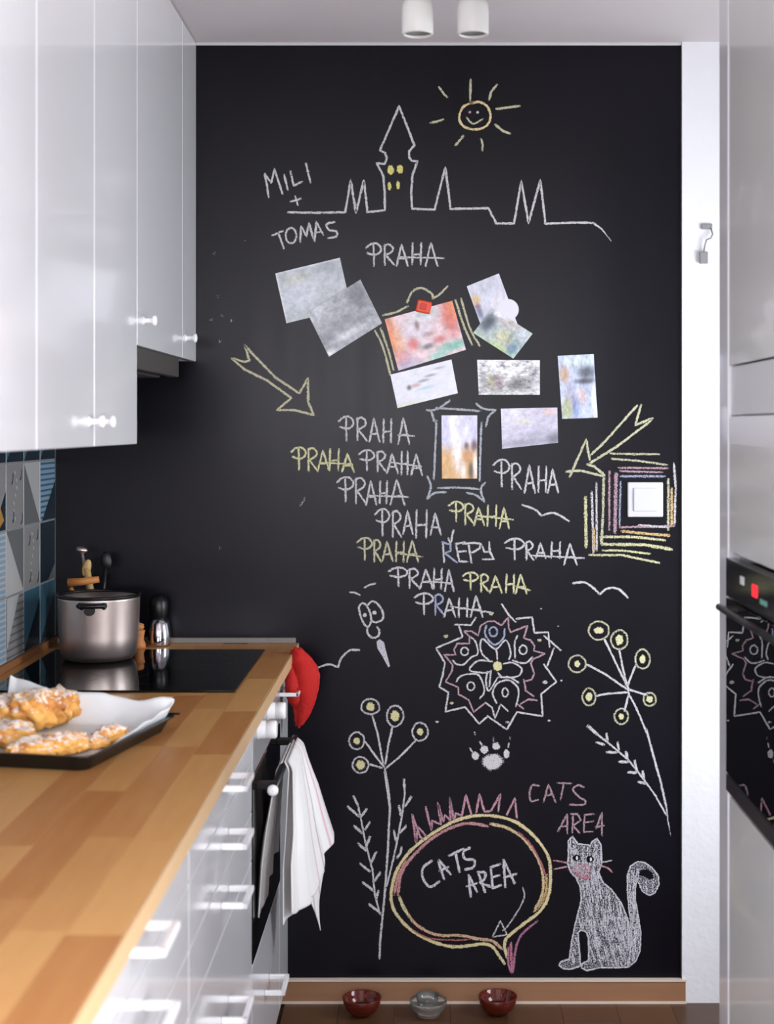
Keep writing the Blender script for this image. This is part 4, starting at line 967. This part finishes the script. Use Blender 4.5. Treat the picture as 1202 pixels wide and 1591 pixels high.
for t in ["490,240 505,310", "400,320 470,345", "595,320 608,390", "495,412 590,415", "675,410 692,490", "610,500 690,505", "755,490 775,590", "695,600 770,605", "830,590 845,670", "790,690 850,705"]: ch.line(R_t, t, CW, 5)
ch.done()
ch = Chalk('chalk_flower', 'tall chalk flower on the left with five round yellow-centred heads')
for cx, cy, rx, ry, bx, by in [(332, 228, 85, 72, 40, 44), (562, 315, 76, 98, 46, 54), (795, 462, 72, 84, 32, 36), (205, 548, 70, 80, 34, 36), (240, 772, 74, 74, 46, 46)]:
    ch.ring(S_, cx, cy, rx, ry, CW, 3.6, .8); ch.blob(S_, cx, cy, bx, by, c=(216, 208, 160))
for t in ["350,315 400,480 450,760", "540,410 500,580 470,770", "755,545 600,700 480,800", "275,545 380,690 460,790", "310,760 440,802", "465,800 500,1000 520,1200"]: ch.line(S_, t, CW, 4)
ch.line(U_, "385,0 425,270 410,600 385,950 350,1300 345,1440", CW, 4.2); ch.done()
ch = Chalk('chalk_sprig', 'leafy white chalk sprig left of the left flower stem')
ch.line(U_, "180,260 200,350 240,560 290,750 310,950 350,1100", CW, 3.6)
for t in ["145,185 180,260", "100,265 185,340", "245,285 200,345", "150,415 210,470", "270,385 235,440", "270,500 240,580", "180,550 240,605", "320,615 280,700", "195,705 270,765", "350,775 305,840", "215,850 300,915", "335,915 320,980", "265,1020 350,1085"]: ch.line(U_, t, CW, 5)
ch.done()
ch = Chalk('chalk_sprig', 'leafy white chalk sprig right of the left flower stem')
ch.line(U_, "535,60 540,170 520,330 480,540 450,680 400,880", CW, 3.6)
for t in ["533,55 538,130", "590,190 545,260", "495,260 515,340", "550,415 500,470", "455,450 475,530", "515,580 510,620 480,660"]: ch.line(U_, t, CW, 5)
ch.done()
# paw
ch = Chalk('chalk_paw', 'white chalk paw print below the mandala')
ch.blob(L_, 332, 238, 76, 56, rot=-.25, d=1.1)
for q in [(215, 197, 27, 31), (277, 155, 29, 30), (358, 130, 28, 28), (430, 185, 23, 34)]: ch.blob(L_, *q, d=1.1)
for t in ["178,145 192,168", "245,100 262,125", "340,70 340,95", "455,70 455,82", "447,110 443,138", "210,35 213,50"]: ch.line(L_, t, CW, 3.4)
ch.done()
ch = Chalk('chalk_word', 'pink chalk words CATS AREA above the cat')
for t in ["780,385 880,388", "825,390 805,500", "785,720 850,600 850,735", "800,690 850,680", "890,610 885,730", "875,600 920,600 945,640 890,680 935,730", "970,610 965,725 1030,720", "970,605 1035,600", "970,660 1030,650", "1050,700 1090,590 1090,750", "1045,690 1105,680", "685,520 720,395 770,520", "700,470 755,465"]: ch.line(L_, t, (178, 150, 158), 3.6, .85)
for t in ["655,405 610,400 590,450 600,510 650,500", "965,415 925,400 890,430 930,480 975,510 960,535 865,535"]: ch.line(L_, t, (178, 150, 158), 3.8, .85, True)
ch.done()
# speech bubble
ch = Chalk('chalk_speech_bubble', 'big yellow and pink chalk speech bubble reading CATS AREA with a crown')
o_ = "775,1190 740,1140 700,1085 640,1068 560,1078 450,1085 330,1055 220,1000 130,920 82,840 70,760 90,650 140,550 220,460 330,380 450,310 560,275 660,268 780,285 880,330 980,420 1045,520 1062,620 1050,760 1000,860 900,940 800,1020 775,1070 790,1150"
ch.line(J_, o_, (216, 202, 156), 6.2, 1.1, True)
ch.line(J_, "120,770 160,860 230,950 350,1010 500,1015 600,1035 700,1050 760,1100", (208, 176, 146), 6, .9, True)
ch.line(J_, "112,760 130,640 190,540 300,430 430,350 550,318 670,335", (196, 146, 148), 6, .9, True)
ch.line(J_, "690,320 800,350 900,420 985,540 1015,650 1010,760 960,865", (212, 192, 150), 6, .9, True)
ch.line(J_, "860,370 940,450 1000,560 1035,660", (180, 110, 120), 4, .7, True)
ch.line(J_, "90,760 115,640 165,545", (206, 150, 140), 5, .8, True); ch.line(J_, "120,780 150,850 180,890", CY, 6, .9, True)
ch.line(J_, "1035,640 1030,760 980,850", CT, 6, .7, True)
ch.line(J_, "200,980 300,1030 450,1045 560,1040", (196, 120, 110), 3, .7, True)
ch.line(J_, "980,925 900,990 860,1050 840,1130 825,1245 800,1190 800,1090", (176, 118, 150), 4.6, .9, True); ch.line(J_, "815,1060 820,1240", (196, 130, 140), 5, .8)
for t in ["200,262 225,440 238,340 290,400", "285,215 320,360 325,300 380,325 360,190 395,310 405,265 440,300 435,155 460,300 472,255 510,270 535,140 570,265", "600,250 620,135 650,245 690,240 750,135 735,245", "790,265 840,160 852,285", "200,262 250,400 270,420"]: ch.line(J_, t, (194, 150, 162), 4.2, .95)
for t in ["400,665 365,560", "365,545 440,635", "370,612 425,590", "430,520 520,475", "472,505 495,620", "565,775 552,640", "552,640 605,745", "540,712 605,690", "610,620 655,745", "690,595 702,722 755,700", "688,592 748,570", "695,655 745,640", "780,715 770,545", "770,545 838,690", "770,655 850,632"]: ch.line(J_, t, (206, 204, 210), 4.8)
for t in ["325,550 272,590 265,650 310,712 370,680", "560,470 520,495 530,540 585,545 582,590 530,605", "610,620 655,625 650,665 625,685 690,712"]: ch.line(J_, t, (206, 204, 210), 5, smooth=True)
ch.line(J_, "890,715 897,780 860,860 800,950 765,985", CW, 3, .7, True); ch.line(J_, "700,1025 750,925 790,1010 705,1025", CW, 3, .75)
ch.done()
# cat
ch = Chalk('chalk_cat', 'white chalk cat sitting with curled tail and pink whiskers')
body = "265,105 232,150 235,260 228,340 255,410 300,460 335,540 345,640 320,740 285,880 262,1000 240,1150 170,1170 155,1200 190,1230 250,1235 335,1205 332,1150 325,1050 315,920 340,900 385,920 400,960 407,1060 402,1160 348,1190 345,1225 390,1245 450,1235 490,1220 610,1222 740,1215 755,1100 765,960 740,820 680,670 600,560 520,490 490,410 515,330 510,180 475,125 435,150 420,185 360,175 315,170"
Lb = ch.fill(K_, [body], (196, 196, 204), .30)
tail = "745,1215 800,1170 840,1080 848,930 825,780 800,640 800,560 808,500 800,455 830,500 860,570 920,608 970,585 1002,510 995,440 940,370 880,330 820,320 760,360 735,430 735,560 745,700 765,850 770,1000 755,1100"
Lt = ch.fill(K_, [tail, "825,440 850,392 900,385 945,412 955,460 920,475 870,440"], (196, 196, 204), .30)
ch.line(K_, body+" 265,105", (206, 206, 212), 3.2, .9); ch.line(K_, tail+" 745,1215", (206, 206, 212), 3, .85)
def inside(p, poly):
    r = False; n = len(poly)
    for i in range(n):
        a, b_ = poly[i], poly[(i+1) % n]
        if (a.y > p.y) != (b_.y > p.y) and p.x < (b_.x-a.x)*(p.y-a.y)/(b_.y-a.y)+a.x: r = not r
    return r
rg = random.Random(5); cnt = 0
for _ in range(9000):
    x = rg.uniform(160, 1000); y = rg.uniform(110, 1240); L = rg.uniform(30, 130); sl = (y-300)/2600 if x < 700 else .03
    a = (x, y); c = (x+L*sl+rg.uniform(-12, 12), y+L)
    w2 = lambda q: Vector((840+q[0]/5.464, 1280+q[1]/5.464))
    if any(inside(w2(a), l) and inside(w2(c), l) and inside(w2(((a[0]+c[0])/2, (a[1]+c[1])/2)), l) for l in (Lb[0],)) or (x > 730 and inside(w2(a), Lt[0]) and inside(w2(c), Lt[0]) and not inside(w2(c), Lt[1]) and not inside(w2(a), Lt[1])):
        ch.line(K_, [a, c], (206, 206, 212), rg.uniform(2.0, 3.4), rg.uniform(.5, 1.0)); cnt += 1
    if cnt > 420: break
for x, y in [(300, 288), (418, 300)]:
    ch.blob(K_, x, y, 33, 30, c=CK, d=1.6); ch.blob(K_, x+6, y, 10, 19, c=(220, 222, 226), d=1.4)
ch.blob(K_, 345, 390, 100, 62, c=(206, 174, 184), d=.5); ch.line(K_, "300,420 350,460 420,450", (196, 110, 130), 4, .8, True)
for t in ["110,310 230,330", "110,385 230,360"]: ch.line(K_, t, (190, 146, 160), 3.6, .8)
ch.line(K_, "505,325 600,310", CW, 3, .7); ch.line(K_, "500,355 560,370 610,410", (186, 134, 142), 3.6, .8)
ch.done()

# ------------------------------------------------------------------ groups of repeats
for key, g in {'photo_print': 'photo prints on the chalkboard', 'pastry': 'pastries on the baking tray', 'pet_bowl': 'glass bowls on the floor', 'ceiling_spot': 'white ceiling spotlights',
               'drawer_cabinet': 'drawer cabinets under the worktop', 'wall_cabinet': 'white wall cabinets', 'tall_cabinet': 'tall cabinets on the right'}.items():
    for o in COL.objects:
        if o.parent is None and o.name.split('.')[0] == key: o['group'] = g
